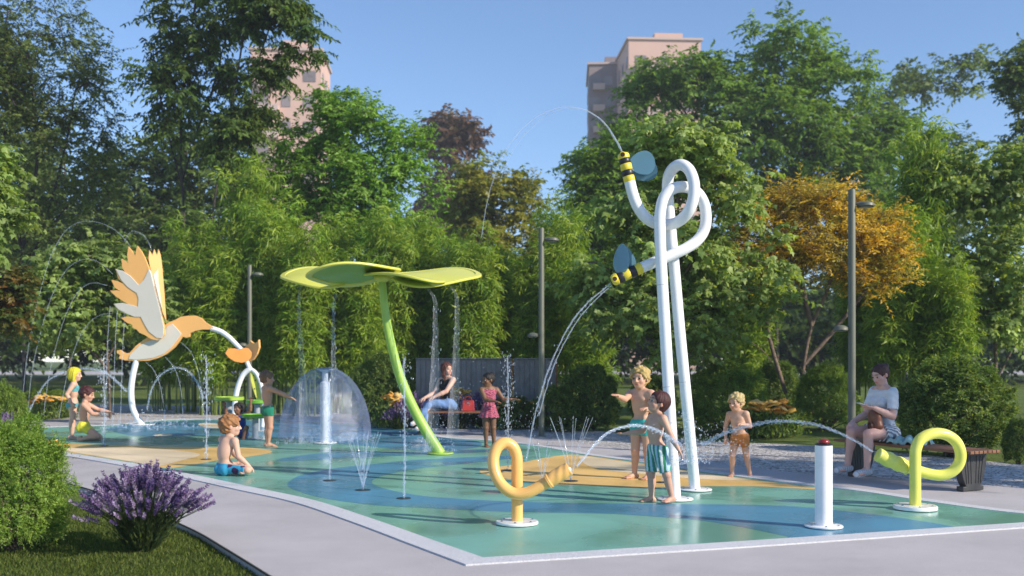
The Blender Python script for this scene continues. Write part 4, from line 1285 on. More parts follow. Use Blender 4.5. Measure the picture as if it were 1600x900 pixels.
def shoes(col, name='shoe'):
    def fn(c, root, h):
        H, g = c['H'], c['g']; o = .007
        for s in 'LR':
            an, td = c['ankles'][s], c['toes'][s]
            dn = unit(-v3(0, 0, 1) - td * (-td[2])); so = dn * c['K']['ank'] * H * .52
            S = SDF().cap(an - td * .022 * H + so, an + td * .10 * H + so * 1.15, .0225 * g + o, .023 * g + o, .016)
            S.cap(an + so * .2, an + td * .06 * H + so * .7, .022 * g + o, .019 * g + o, .012)
            S.cut(an + v3(0, 0, -.004), v3(0, 0, 1))
            sdf_obj(name, S, h, M_cloth, root, lambda V: np.where((np.sin(V @ v3(140, 140, 0)) > 0)[:, None], np.array(col)[None, :], np.array(col)[None, :] * .62))
    return fn

SK = (0.60, 0.35, 0.245)
# 1 girl with yellow hair
p = G(114, 686)
person('girl with yellow bobbed hair in a teal bikini, standing with her hands on her hips', p, 1.31,
       dict(face=(.93, .35), spine=(.04, 0, 1), head=(.98, .15, -.04),
            legL=((-.05, .03, -1), (-.10, 0, -1), (.95, .3, -.1)), legR=((.02, -.03, -1), (-.06, 0, -1), (.95, .2, -.1)),
            armL=((-.45, .35, -1), (.30, -.2, -.75)), armR=((-.50, -.35, -1), (.42, .1, -.9)), curlL=.5, curlR=.5,
            palmL=(.3, -1, 0), palmR=(.3, 1, 0)),
       dict(style='bob', col=(.62, .55, .03), vol=.06, amp=.004), [top((.10, .36, .40), lo=.58, hi=.86, name='bikini_top', fit=.006), trunks((.10, .36, .40), length=.13, waist=.14, name='bikini_bottom', fit=.006)], skin=(.66, .42, .31), fem=True)

# 2 kneeling boy in yellow trunks
p = G(131, 689)
def sit_low(*keys):
    return None
person('kneeling boy with dark red-brown hair in yellow trunks, reaching out to the right', p, 1.40,
       dict(face=(.96, .25), spine=(.06, 0, 1), head=(.97, .1, -.22),
            legL=((.78, .12, -.62), (-.98, .0, -.10), (-.15, 0, -1)), legR=((.86, -.22, -.48), (-.97, .05, -.22), (-.12, 0, -1)), soleL=(-1, 0, -.1), soleR=(-1, 0, -.1),
            armL=((.80, .25, -.45), (.95, -.10, -.18)), armR=((.72, -.1, -.68), (.93, .15, -.16)), curlL=.7, curlR=.6),
       dict(style='curly', col=(.055, .012, .012), vol=.07, amp=.007), [trunks((.72, .68, .06), length=.5, waist=.42)], skin=SK,
       foot=lambda hp, kn, an, H: min(kn[s][2] for s in 'LR') - .040 * H)

# 3 cross-legged boy seated with his back to us
p = G(352, 742.5)
def boardcol(V, c):
    n_ = np.sin(V @ v3(42, 30, 24)) + np.sin(V @ v3(-28, 36, 40)) + .6 * np.sin(V @ v3(70, 10, -60))
    a, b = np.array((.035, .30, .50)), np.array((.05, .012, .07))
    band = ((V - c['P'])[:, 0] > .06) & (n_ > .35)
    return np.where(band[:, None], b, a)
person('curly ginger boy sitting cross-legged with his back turned, in blue patterned shorts', p, 1.24,
       dict(hh=.20, face=(.62, .78), spine=(.10, .06, 1), bend=(-.025, -.02, 0), head=(.92, .36, .02),
            legL=((.78, .60, .05), (.10, -.98, -.12), (.5, -.8, 0)), legR=((.93, -.36, -.03), (-.25, .95, -.06), (-.2, .9, 0)), soleL=(-.2, 0, -1), soleR=(-.2, 0, -1),
            armL=((.50, .40, -.76), (.66, -.1, -.72)), armR=((.24, -.10, -.95), (.66, .12, -.62)), curlL=.5, curlR=.5),
       dict(style='curly', col=(.33, .15, .055), vol=.09, amp=.011, freq=60), [trunks(None, length=.93, flare=.006, waist=.30, colfn=boardcol)], skin=(.66, .41, .30),
       foot=lambda hp, kn, an, H: -.072 * H)

# 4 boy in green trunks by the dome
p = G(419, 697.5)
def greencol(V, c):
    x = (V - c['P']) @ c['pr']
    y = (V - c['P']) @ c['pf']
    w = (np.abs(x - .08 * c['H']) < .02) & (np.abs(y) < .010)
    return np.where(w[:, None], np.array((.5, .6, .5)), np.array((.015, .19, .12)))
person('boy in green trunks with a white side stripe, arms stretched out to the water dome', p, 1.27,
       dict(face=(.86, .50), spine=(-.07, 0, 1), head=(.93, .36, -.10),
            legL=((.02, .12, -1), (-.06, .02, -1), (.9, .4, -.06)), legR=((.06, -.06, -1), (-.12, 0, -1), (.95, .2, -.06)),
            armL=((.86, .35, -.25), (.90, .1, -.48)), armR=((.80, -.12, -.30), (.90, .10, -.42)), curlL=.2, curlR=.2),
       dict(style='curly', col=(.17, .10, .06), vol=.06, amp=.007), [trunks(None, length=.36, waist=.34, colfn=greencol)], skin=(.50, .29, .20))

# 5 child crouching behind the tables
p = G(378, 684)
person('child in a blue swimsuit sitting behind the green water tables', p, 1.12,
       dict(face=(-.5, -.85), spine=(-.12, -.05, 1), head=(-.5, -.8, .1),
            legL=((.35, -.75, .45), (-.25, -.2, -.95), (-.2, -1, 0)), legR=((-.6, -.65, .45), (-.1, -.2, -.95), (-.4, -.9, 0)),
            armL=((.62, -.3, .6), (.1, -.2, 1)), armR=((-.55, -.3, .3), (-.1, -.3, 1)), curlL=.6, curlR=.6),
       dict(style='short', col=(.015, .012, .012), vol=.06, amp=.006), [top((.02, .07, .30), lo=0.0, hi=1.0, name='swim_shirt', fit=.009), trunks((.02, .06, .26), length=.4, waist=.4)], skin=(.26, .13, .08),
       foot=lambda hp, kn, an, H: -.068 * H)

# 6 woman in jeans on the left bench
p = Vector((midL.x - .12, midL.y - .02, .455))
person('long-haired woman in a black vest and jeans sitting on the bench with crossed legs', p, 1.68,
       dict(face=(-.62, -.78), pface=(-.86, -.5), spine=(-.06, -.02, 1), head=(.72, -.68, .04),
            legL=((-.88, -.42, .12), (-.50, -.45, -.72), (-.75, -.55, -.35)), legR=((-.86, -.48, -.01), (-.10, -.18, -.98), (-.8, -.6, -.05)),
            armL=((-.42, -.50, -.72), (-.86, -.28, -.38)), armR=((-.38, -.35, -.82), (-.62, -.55, -.30)), curlL=.6, curlR=.6),
       dict(style='long', col=(.10, .03, .02), vol=.07, amp=.006), [trouser_legs((.14, .24, .46)), top((.012, .012, .015), lo=.16, hi=1.0, name='vest', straps=True), shoes((.75, .75, .75))], skin=(.64, .40, .31), child=False, fem=True,
       foot=lambda hp, kn, an, H: -.068 * H)

# 7 girl in a floral swimsuit
p = G(764, 698)
def floral(V, c):
    w_ = 2.1 * np.sin(V @ v3(29, 41, 37)) + 1.7 * np.sin(V @ v3(-47, 19, 53))
    n_ = np.sin(V @ v3(95, 60, 70) + w_) * np.sin(V @ v3(-50, 85, 95) - 1.3 * w_)
    return np.where((n_ > .15)[:, None], np.array((.55, .16, .22)), np.where((n_ < -.35)[:, None], np.array((.09, .02, .06)), np.array((.34, .05, .10))))
def skirt(c, root, h):
    H, g = c['H'], c['g']; S = SDF()
    S.capcut(c['P'] + v3(0, 0, .05 * H), c['P'] - v3(0, 0, .085 * H), .088 * g, .135 * g, .02)
    def dsp(X):
        a = np.arctan2(X[:, 1] - c['P'][1], X[:, 0] - c['P'][0])
        return .006 * np.sin(a * 11)
    sdf_obj('skirt', S, h, M_cloth, root, lambda V: floral(V, c), dsp)
person('dark-haired girl with a high hair bun in a pink floral swimsuit, one arm held out', p, 1.24,
       dict(face=(.35, -.94), spine=(.0, .02, 1), head=(-.82, -.55, -.06),
            legL=((.03, -.05, -1), (.05, .08, -1), (.5, -.9, -.05)), legR=((.03, .02, -1), (.02, .1, -1), (.2, -1, -.05)),
            armL=((.55, -.15, -.80), (.97, -.2, .02)), armR=((.35, -.45, -.80), (.88, -.4, -.12)), curlL=.2, curlR=.3),
       dict(style='bun', col=(.012, .009, .009), vol=.03, amp=.003), [top(None, lo=.0, hi=.93, name='swimsuit', fit=.006, colfn=floral), skirt], skin=(.19, .095, .055), fem=True)

# 8 blond boy in teal shorts behind the poles
p = G(1002, 748)
person('tall curly blond boy in teal shorts standing behind the boy in striped shorts', p, 1.36,
       dict(hh=.182, face=(-.62, -.78), spine=(-.02, 0, 1), head=(-.50, -.86, .02),
            legL=((.04, -.04, -1), (.05, .05, -1), (-.5, -.8, -.04)), legR=((-.05, -.1, -1), (-.02, .08, -1), (-.85, -.5, -.04)),
            armR=((-.38, -.85, -.30), (-.55, -.80, .26)), armL=((.10, -.42, -.9), (-.62, -.75, .12)), curlL=.5, curlR=.35, palmR=(0, .2, -1)),
       dict(style='curly', col=(.46, .33, .12), vol=.10, amp=.011), [trunks((.05, .42, .40), length=.42, waist=.34)], skin=(.60, .36, .25))

# 9 boy in striped shorts, in front
p = G(1026, 786)
def stripes(V, c):
    Y = V - c['P']
    u = np.floor((Y @ c['pr'] * .75 + Y @ c['pf'] * .66 + .5 - .10 * Y[:, 2]) / .024).astype(int)
    white, gr, te = np.array((.74, .78, .78)), np.array((.03, .22, .11)), np.array((.42, .60, .68))
    m = u % 4
    return np.where((m == 0)[:, None], gr, np.where((m == 2)[:, None], np.array((.06, .27, .20)), np.where((m == 1)[:, None], white, te)))
person('dark-haired boy in green and white striped shorts looking up beside the white poles', p, 1.13,
       dict(hh=.188, belly=.006, face=(-.94, -.34), spine=(.03, 0, 1), bend=(-.015, 0, 0), head=(-.92, -.26, .30), hup=(.3, 0, 1),
            legL=((.28, -.10, -1), (.24, .12, -1), (-.80, -.6, -.03)), legR=((-.10, .05, -1), (.02, .05, -1), (-.97, -.2, -.03)),
            armL=((.36, -.25, -.88), (.42, -.05, -.78)), armR=((-.50, .32, -.80), (-.96, -.1, -.12)), curlL=.25, curlR=.2, palmL=(-1, 0, 0), palmR=(0, .3, 1)),
       dict(style='bowl', col=(.060, .016, .014), vol=.07, amp=.003, front=-.02), [trunks(None, length=.88, flare=.012, waist=.30, colfn=stripes)], skin=(.60, .35, .245))

# 10 running blond boy
p = G(1156, 744)
person('small curly blond boy in orange trunks walking forward with one arm raised', p, 1.03,
       dict(hh=.20, belly=.012, face=(-.55, -.83), spine=(-.10, -.04, 1), head=(-.70, -.66, -.08),
            legR=((-.22, -.18, -1), (.02, .18, -1), (-.4, -.9, -.06)), legL=((.16, .12, -1), (.26, .30, -1), (-.15, -.95, -.25)),
            armL=((.30, .15, -.92), (-.86, -.45, .18)), armR=((-.25, .2, -1), (-.05, -.35, -.9)), curlL=1.2, curlR=.6),
       dict(style='curly', col=(.50, .38, .17), vol=.09, amp=.009), [trunks((.52, .20, .055), length=.50, waist=.30)], skin=(.60, .36, .25))

# 11 woman with a phone on the right bench
bn = Vector((-bdir.y, bdir.x, 0))
if bn.x > 0: bn = -bn
sp_ = mid + bdir * -.40
p = Vector((sp_.x, sp_.y, .452)) + bn * .0
def shortcol(V, c):
    Y = V - c['P']
    s_ = np.sin((Y @ c['pr']) * 150 + (Y[:, 2]) * 120)
    return np.where((s_ > .1)[:, None], np.array((.70, .70, .72)), np.array((.20, .20, .25)))
def holdf(c, root, h):
    pass
wroot, wc_ = person('woman in a white t-shirt and striped shorts sitting on the bench looking at her phone', p, 1.72,
       dict(face=(-.94, -.34), spine=(-.05, -.03, 1), bend=(.02, .01, 0), head=(-.84, -.42, -.36), hup=(-.15, -.05, 1),
            legL=((-.82, -.57, -.02), (-.06, -.06, -1), (-.85, -.52, -.06)), legR=((-.92, -.36, .0), (-.10, .05, -1), (-.86, -.5, -.06)),
            armL=((-.10, -.25, -.93), (-.86, -.10, .40)), armR=((-.30, .05, -.90), (-.72, -.42, -.32)), curlL=.6, curlR=1.0, handL=(-.95, -.1, .05), palmL=(0, .3, 1), handR=(-.5, -.6, -.4)),
       dict(style='bunback', col=(.055, .02, .018), vol=.03, amp=.003), [trunks(None, length=.42, flare=.012, waist=.55, colfn=shortcol, name='shorts'), top((.66, .67, .72), lo=.16, hi=1.0, sleeve=.72, name='t_shirt', fit=.010, loose=.004), shoes((.62, .64, .68))], skin=(.64, .38, .32), child=False, fem=True,
       foot=lambda hp, kn, an, H: -.068 * H)
# phone in her hand, bag on her lap
hp_ = wc_['wr']['L'] + wc_['off'] + unit((-.95, -.1, .05)) * .12
t = thing('phone', 'pale phone held by the woman in the white t-shirt', 'phone', tuple(hp_ + v3(-.02, 0, .034)))
Mr = Matrix.Rotation(R(20), 3, 'Z') @ Matrix.Rotation(R(16), 3, 'Y')
MB().box((0, 0, 0), (.145, .070, .008), Mr).build('case', pmat('phone_case', (.7, .7, .7), .35), t, bevel=.003)
MB().box(Mr @ Vector((0, 0, .0052)), (.136, .063, .0015), Mr).build('screen', pmat('phone_glass', (.02, .02, .025), .08), t)
lap = (wc_['hips']['L'] * .45 + wc_['hips']['R'] * .05 + wc_['knees']['L'] * .25 + wc_['knees']['R'] * .25) + wc_['off']
t = thing('handbag', 'brown leather bag with a ring handle on the lap of the seated woman', 'bag', tuple(lap + v3(.0, -.02, .095)))
M_tan = pmat('brown_leather', (.20, .065, .03), .45, var=.2, bump=.4)
bs = SDF().ell((0, 0, .08), (.075, .13, .115), None, .02).cap((0, -.09, -.005), (0, .09, -.005), .06, .06, .03)
sdf_obj('body', bs, .009, M_tan, t, (.2, .065, .03))
MB().tube([Vector((-.085 + .0 * a, -.07 + .055 * math.cos(a), .0 + .055 * math.sin(a) - .02)) for a in [2 * PI * i / 24 for i in range(25)]], .009, 8, caps=False).build('ring_handle', pmat('dark_wood', (.06, .02, .012), .4), t, smooth=True)
# ================================================================ plants
def nrm_(a): return a / (np.linalg.norm(a, axis=-1, keepdims=True) + 1e-9)

LEAF = {   # local x = along the leaf, y = across, z = leaf normal
    'kite': (np.array([(0, 0, 0), (.38, .5, .10), (1, 0, -.10), (.38, -.5, .10)]), np.array([(0, 2, 1), (0, 3, 2)])),
    'long': (np.array([(0, 0, 0), (.3, .5, .03), (.3, -.5, .03), (.65, .42, -.05), (.65, -.42, -.05), (1, 0, -.22)]), np.array([(0, 2, 1), (1, 2, 4), (1, 4, 3), (3, 4, 5)])),
    'maple': (np.array([(0, 0, 0), (.12, .42, -.02), (.45, .62, -.10), (.55, .28, .02), (1, 0, -.22), (.55, -.28, .02), (.45, -.62, -.10), (.12, -.42, -.02), (.42, 0, .06)]),
              np.array([(8, 0, 7), (8, 7, 6), (8, 6, 5), (8, 5, 4), (8, 4, 3), (8, 3, 2), (8, 2, 1), (8, 1, 0)])),
}
def leaves(P, D, N, size, aspect, col, kind='kite'):
    """one little leaf mesh per row of P; returns verts, faces, colours"""
    tv, tf = LEAF[kind]
    X = nrm_(D); Z = nrm_(N - X * (N * X).sum(-1, keepdims=True)); Y = np.cross(Z, X)
    s = np.broadcast_to(np.asarray(size, float), (len(P),))[:, None, None]
    V = P[:, None] + s * (tv[None, :, 0:1] * X[:, None] + tv[None, :, 1:2] * aspect * Y[:, None] + tv[None, :, 2:3] * Z[:, None])
    F = tf[None] + (np.arange(len(P)) * len(tv))[:, None, None]
    C = np.repeat(col, len(tv), axis=0)
    return V.reshape(-1, 3), F.reshape(-1, 3), C

def palette(rg, n, cols, jit=.18):
    """per-item colour picked between the listed leaf colours, with natural spread"""
    cols = np.array(cols, float)
    t = rg.random(n) * (len(cols) - 1); i = np.minimum(t.astype(int), len(cols) - 2); f = (t - i)[:, None]
    c = cols[i] * (1 - f) + cols[i + 1] * f
    return c * (1 + jit * rg.standard_normal((n, 1))).clip(.5, 1.6)

def sprays(rg, tips, outd, n_twig, Lt, n_leaf, size, aspect, cols, kind='kite', flat=.5, droop=.35, spread=.8):
    """leafy twigs growing out of every tip"""
    T = np.repeat(tips, n_twig, 0); O = np.repeat(outd, n_twig, 0)
    cc = np.repeat(palette(rg, len(tips), cols, .10), n_twig, 0)
    d = nrm_(O * .55 + rg.standard_normal(T.shape) * spread * np.array((1, 1, flat)))
    L = Lt * (.55 + .7 * rg.random((len(T), 1)))
    st = T + rg.standard_normal(T.shape) * Lt * .22
    P, D, N, C = [], [], [], []
    side = nrm_(np.cross(d, np.array((0, 0, 1.0)) + .2 * rg.standard_normal(T.shape)))
    for i in range(n_leaf):
        u = (i + .3 + .4 * rg.random((len(T), 1))) / n_leaf
        p = st + d * L * u - np.array((0, 0, 1)) * (L * u * u * droop * .6)
        sg = 1 if i % 2 else -1
        ld = d * .55 + side * sg * .75 + rg.standard_normal(T.shape) * .28 - np.array((0, 0, droop))
        nn = np.array((0, 0, .75)) + rg.standard_normal(T.shape) * .55 + O * .45
        P.append(p); D.append(ld); N.append(nn); C.append(cc * (1 + .14 * rg.standard_normal((len(T), 1))).clip(.6, 1.5))
    P, D, N, C = (np.concatenate(a) for a in (P, D, N, C))
    return leaves(P, D, N, size * (.65 + .6 * rg.random(len(P))), aspect, C, kind), (st, d, L)

def tubes(segs, n=5):
    """many tapered straight pieces (a, b, ra, rb) as one array mesh"""
    a, b, ra, rb = (np.array([s[i] for s in segs], float) for i in range(4))
    d = nrm_(b - a)
    ref = np.where(np.abs(d[:, 2:3]) < .9, np.array((0, 0, 1.0)), np.array((1.0, 0, 0)))
    u = nrm_(np.cross(d, ref)); w = np.cross(d, u)
    ang = 2 * PI * np.arange(n) / n
    ring = u[:, None] * np.cos(ang)[None, :, None] + w[:, None] * np.sin(ang)[None, :, None]
    V = np.concatenate([a[:, None] + ring * ra[:, None, None], (b + d * 0.3 * rb[:, None])[:, None] + ring * rb[:, None, None]], 1)
    k = np.arange(n); k2 = (k + 1) % n
    f = np.stack([k, k2, n + k2, n + k], 1)
    F = f[None] + (np.arange(len(segs)) * 2 * n)[:, None, None]
    return V.reshape(-1, 3), F.reshape(-1, 4)

def skeleton(rg, stems, tips, r_tip=.012, power=.44, rmin=None):
    """grow branches from the given stems (lists of points) to every crown tip"""
    P, par, isst = [], [], []
    for st in stems:
        pts = [np.array(tuple(p)) for p in spline(st, 4)]
        for i, p in enumerate(pts):
            P.append(p); par.append(len(P) - 2 if i else -1); isst.append(True)
    P0 = len(P)
    st_h = max(p[2] for p in P)
    order = np.argsort([min(np.linalg.norm(t - p) for p in P) for t in tips])
    zmin = min(s[0][2] for s in stems)
    arr = np.array(P)
    start = [i for i in range(P0) if arr[i, 2] > zmin + .22 * (st_h - zmin)] or list(range(P0))
    cand = list(start)
    for ti in order:
        t = tips[ti]
        C = np.array([P[i] for i in cand])
        dv = t - C
        dist = np.linalg.norm(dv, axis=1)
        cost = dist * (1 + .9 * np.clip(-dv[:, 2] / (dist + 1e-6), 0, 1))
        j = cand[int(np.argmin(cost))]
        a = P[j]; n = 3 if np.linalg.norm(t - a) > .5 else 2
        mid_off = rg.standard_normal(3) * .10 * np.linalg.norm(t - a)
        prev = j
        for i in range(1, n + 1):
            u = i / n
            p = a + (t - a) * u + mid_off * math.sin(PI * u) + np.array((0, 0, .10)) * np.linalg.norm(t - a) * math.sin(PI * u)
            P.append(p); par.append(prev); isst.append(False); prev = len(P) - 1; cand.append(prev)
    cnt = np.zeros(len(P))
    for i in range(len(P) - 1, -1, -1):
        cnt[i] = max(cnt[i], 1)
        if par[i] >= 0: cnt[par[i]] += cnt[i] * (1 if True else 0)
    rad = r_tip * cnt ** power * .62
    segs = [(P[par[i]], P[i], min(rad[par[i]], rad[i] * 1.7) if not isst[i] else rad[par[i]], rad[i]) for i in range(len(P)) if par[i] >= 0]
    return segs

def lobe_tips(rg, lobes, n, gap=.0, shell=.5):
    L = np.array(lobes, float)
    vol = (L[:, 3] * L[:, 4] * L[:, 5]) ** .8
    out, od = [], []
    while len(out) < n:
        l = L[rg.choice(len(L), p=vol / vol.sum())]
        d = nrm_(rg.standard_normal(3)); r = rg.random() ** shell
        p = l[:3] + d * r * l[3:]
        if gap and noise.noise(Vector(p * gap_f)) < gap - .5: continue
        out.append(p); od.append(nrm_(d * l[3:] + np.array((0, 0, .25))))
    return np.array(out), np.array(od)
gap_f = .9

def base_pt(px_, D, z=-.06): return Vector(((px_ - 800) / FPX * D, D, z))
def plobes(lst, D, base, ratio=1.0):
    """lobes given as photo x, y, half-width, half-height (+ optional depth offset) at distance D"""
    out = []
    for q in lst:
        x, y, rx, ry = q[:4]; dy = q[4] if len(q) > 4 else 0
        c = W(x, y, D) - base
        k = D / FPX
        out.append((c.x, c.y + dy, c.z, rx * k, max(rx, ry) * k * ratio, ry * k))
    return out

def tree(label, px_, D, stems, lobes, n_tips, twig, leaf, cols, name='leafy_tree', group=None, kind='kite', seed=1, flat=.5, droop=.35, r_tip=.012, bark=None, ratio=1.0, gap=.25, shell=.5, spread=.8, tipspread=0, power=.44):
    rg = np.random.default_rng(seed)
    b = base_pt(px_, D)
    root = thing(name, label, 'tree', b, 0, group)
    L = plobes(lobes, D, b, ratio)
    rnd = random.Random(seed)
    tips, od = lobe_tips(rg, L, n_tips, gap, shell)
    S = [[np.array(tuple(W(x, y, D + (dd[0] if dd else 0)) - b)) for x, y, *dd in st] for st in stems]
    segs = skeleton(rg, S, tips, r_tip, power)
    n_twig, Lt, n_leaf = twig
    (V, F, C), (st, d, ln) = sprays(rg, tips, od, n_twig, Lt, n_leaf, leaf[0], leaf[1], cols, kind, flat, droop, spread)
    tw = [(st[i], st[i] + d[i] * ln[i, 0] * .8 - np.array((0, 0, .64 * ln[i, 0] * droop * .6)), r_tip * .45, r_tip * .2) for i in range(len(st))]
    tv, tf = tubes(segs, 7)
    wv, wf = tubes(tw, 3)
    mesh_obj('trunk', np_mesh('trunk', np.concatenate([tv, wv]), [tf, wf + len(tv)], bark or M_bark, smooth=True), root)
    mesh_obj('crown', np_mesh('crown', V, F, M_leaf, C), root)
    return root

M_bark_d = pmat('bark_dark', (0.055, 0.045, 0.040), 0.95, var=0.4, vscale=14, bump=0.9, bscale=35)
M_bark_l = pmat('bark_light', (0.17, 0.12, 0.09), 0.9, var=0.4, vscale=12, bump=0.9, bscale=30)
DG = [(0.074, 0.132, 0.04), (0.124, 0.198, 0.045), (0.198, 0.272, 0.068)]
MG = [(0.118, 0.219, 0.036), (0.175, 0.303, 0.044), (0.238, 0.377, 0.068)]
BG = [(0.158, 0.317, 0.039), (0.216, 0.405, 0.049), (0.302, 0.486, 0.084)]
MAP = [(0.195, 0.282, 0.081), (0.27, 0.38, 0.107), (0.381, 0.478, 0.147)]
YG = [(0.261, 0.268, 0.037), (0.33, 0.317, 0.048), (0.22, 0.289, 0.048)]
OR = [(.74, .44, .04), (.84, .56, .07), (.42, .40, .08), (.78, .50, .05), (.30, .34, .065), (.80, .50, .05)]
PU = [(.13, .075, .055), (.18, .10, .06), (.10, .08, .04)]

tree('tall dark small-leaved tree at the far left with forked limbs', 36, 33,
     [[(38, 616), (36, 480), (34, 400), (46, 330), (58, 250), (52, 150), (40, 60)], [(36, 430), (28, 350), (12, 270), (5, 180)], [(38, 440), (62, 370), (84, 300), (104, 220), (118, 140)], [(40, 420), (90, 340), (130, 300)]],
     [(40, 40, 110, 80), (120, 110, 60, 70), (20, 160, 80, 90), (110, 200, 75, 60), (150, 270, 50, 55), (50, 300, 90, 60), (-30, 80, 80, 120), (90, 360, 80, 50), (-20, 330, 60, 80)],
     350, (8, .75, 12), (.135, .5), [(.085, .135, .035), (.13, .19, .045), (.19, .24, .06)], 'tall_tree', seed=11, bark=M_bark_d, r_tip=.014, gap=.36, droop=.4, flat=.6)
tree('tall slender dark tree with drooping leaf sprays and bare lower trunk', 289, 31,
     [[(291, 625), (289, 450), (287, 330), (283, 250), (284, 170), (296, 80), (308, -20)], [(287, 300), (268, 230), (250, 150), (236, 60)], [(286, 280), (310, 200), (335, 130), (352, 60)]],
     [(285, 120, 70, 55), (245, 40, 45, 38), (330, 40, 55, 45), (345, 120, 45, 35), (250, 130, 40, 35), (300, 195, 45, 28), (255, 200, 28, 22), (290, -30, 90, 40)],
     118, (8, .66, 11), (.19, .42), [(.065, .125, .028), (.10, .17, .034), (.16, .22, .05)], 'tall_tree', seed=12, bark=M_bark_d, r_tip=.013, droop=.75, flat=.45, gap=.42)
tree('thin leaning tree with sparse leaf clusters in front of the pink tower', 322, 30,
     [[(318, 628), (326, 420), (333, 330), (348, 230), (364, 150), (378, 70), (384, -10)], [(356, 190), (390, 130), (412, 70), (428, 20)], [(366, 150), (410, 118), (446, 102), (476, 84)], [(350, 220), (380, 180), (395, 160)]],
     [(440, 16, 44, 20), (476, 88, 26, 12), (420, 112, 32, 18), (385, 40, 30, 26), (392, 172, 30, 16), (366, 205, 30, 20), (478, 50, 22, 10), (374, -20, 40, 20), (346, 240, 22, 18), (440, 128, 16, 6)],
     130, (8, .58, 12), (.19, .42), [(.065, .125, .028), (.10, .17, .034), (.16, .22, .05)], 'thin_tree', seed=13, bark=M_bark_d, r_tip=.012, droop=.75, flat=.45, gap=0)
tree('bright fresh green tree rounded above the bamboo', 562, 31.5,
     [[(566, 622), (562, 480), (558, 380), (552, 290), (545, 220)], [(560, 400), (520, 330), (480, 270)], [(558, 380), (600, 310), (625, 260)]],
     [(540, 180, 62, 38), (478, 210, 52, 45), (605, 225, 55, 48), (455, 285, 42, 40), (550, 280, 95, 60), (640, 300, 45, 48), (655, 240, 22, 22), (470, 350, 55, 40), (590, 360, 90, 40)],
     400, (8, .62, 12), (.155, .46), BG, 'leafy_tree', seed=14, r_tip=.012, gap=.30, droop=.35, flat=.45)
tree('yellow-olive tree in the gap between the flower and the bee poles', 762, 47,
     [[(764, 596), (762, 450), (758, 370), (756, 310)], [(762, 440), (800, 370), (815, 330)]],
     [(760, 285, 55, 26), (735, 320, 45, 36), (812, 315, 42, 34), (770, 365, 65, 34), (750, 420, 70, 40), (830, 400, 50, 40)],
     190, (8, .95, 11), (.26, .5), YG, 'leafy_tree', seed=15, r_tip=.017, gap=.34)
tree('distant brown-purple tree against the sky above the yellow-olive tree', 706, 95,
     [[(706, 576), (706, 400), (704, 280), (704, 220)]],
     [(706, 205, 42, 24), (735, 232, 20, 22), (672, 216, 24, 12), (700, 245, 40, 14), (706, 320, 60, 60)],
     120, (7, 1.7, 10), (.55, .55), PU, 'leafy_tree', seed=16, r_tip=.03, gap=.32)
tree('large broad-leaved green tree right behind the bee poles', 1072, 20.5,
     [[(1076, 672), (1074, 600), (1070, 520), (1064, 440), (1060, 340), (1056, 250)], [(1070, 520), (1010, 450), (960, 400)], [(1068, 500), (1130, 430), (1170, 390)], [(1064, 440), (1110, 350), (1125, 290)]],
     [(1060, 225, 80, 38), (995, 300, 70, 55), (1125, 300, 75, 70), (945, 390, 60, 50), (1060, 400, 110, 70), (1185, 410, 45, 50), (985, 480, 85, 45), (1130, 490, 80, 38), (1205, 470, 32, 28), (920, 440, 40, 36), (1050, 540, 80, 25)],
     370, (6, .42, 8), (.135, .80), MAP, 'broadleaf_tree', kind='maple', seed=17, r_tip=.010, gap=.36, droop=.55, flat=.35, bark=M_bark_l)
tree('spreading orange-yellow flowering tree with several bare trunks', 1238, 22,
     [[(1246, 676), (1250, 630), (1256, 570), (1268, 510), (1290, 460), (1310, 400)], [(1238, 676), (1226, 610), (1198, 555), (1165, 530), (1140, 520)], [(1228, 615), (1205, 540), (1196, 480), (1205, 420)], [(1256, 570), (1300, 520), (1340, 470), (1370, 430)], [(1268, 510), (1256, 460), (1248, 400)]],
     [(1260, 316, 80, 24), (1350, 350, 55, 26), (1190, 335, 55, 28), (1300, 380, 105, 34), (1392, 390, 42, 26), (1225, 405, 65, 30), (1355, 432, 65, 20), (1170, 440, 42, 26), (1160, 385, 34, 30)],
     380, (8, .46, 12), (.10, .34), OR, 'flowering_tree', seed=18, r_tip=.015, gap=.30, droop=.1, flat=.7, bark=M_bark_l)
tree('broad-leaved green tree at the right edge behind the big round shrub', 1556, 26,
     [[(1557, 652), (1556, 570), (1552, 480), (1545, 390), (1530, 300)], [(1555, 600), (1580, 550), (1610, 500)], [(1552, 500), (1510, 430), (1480, 390)], [(1548, 430), (1580, 360), (1592, 300)]],
     [(1500, 270, 75, 45), (1565, 320, 60, 65), (1450, 390, 50, 55), (1540, 420, 85, 60), (1595, 255, 40, 45), (1465, 490, 45, 38), (1600, 490, 50, 45), (1520, 500, 60, 30)],
     290, (6, .50, 8), (.155, .75), MAP, 'broadleaf_tree', kind='maple', seed=19, r_tip=.011, gap=.36, droop=.55, flat=.35, bark=M_bark_l)
tree('huge distant green tree towering over the right side of the park', 1210, 55,
     [[(1215, 592), (1212, 420), (1208, 300), (1205, 180), (1215, 90)], [(1210, 380), (1120, 250), (1060, 160)], [(1208, 330), (1300, 230), (1340, 160)]],
     [(1225, 75, 65, 40), (1290, 130, 75, 55), (1150, 150, 85, 50), (1060, 120, 66, 44), (1020, 135, 34, 30), (1200, 220, 130, 70), (1330, 220, 75, 55), (1385, 195, 40, 34), (1005, 170, 34, 44), (962, 222, 26, 24), (950, 270, 60, 45), (925, 330, 50, 40), (1040, 240, 70, 50), (1105, 85, 22, 16), (1290, 290, 110, 50)],
     640, (8, 1.05, 11), (.30, .5), MG, 'tall_tree', seed=20, r_tip=.02, gap=.36, shell=.45)
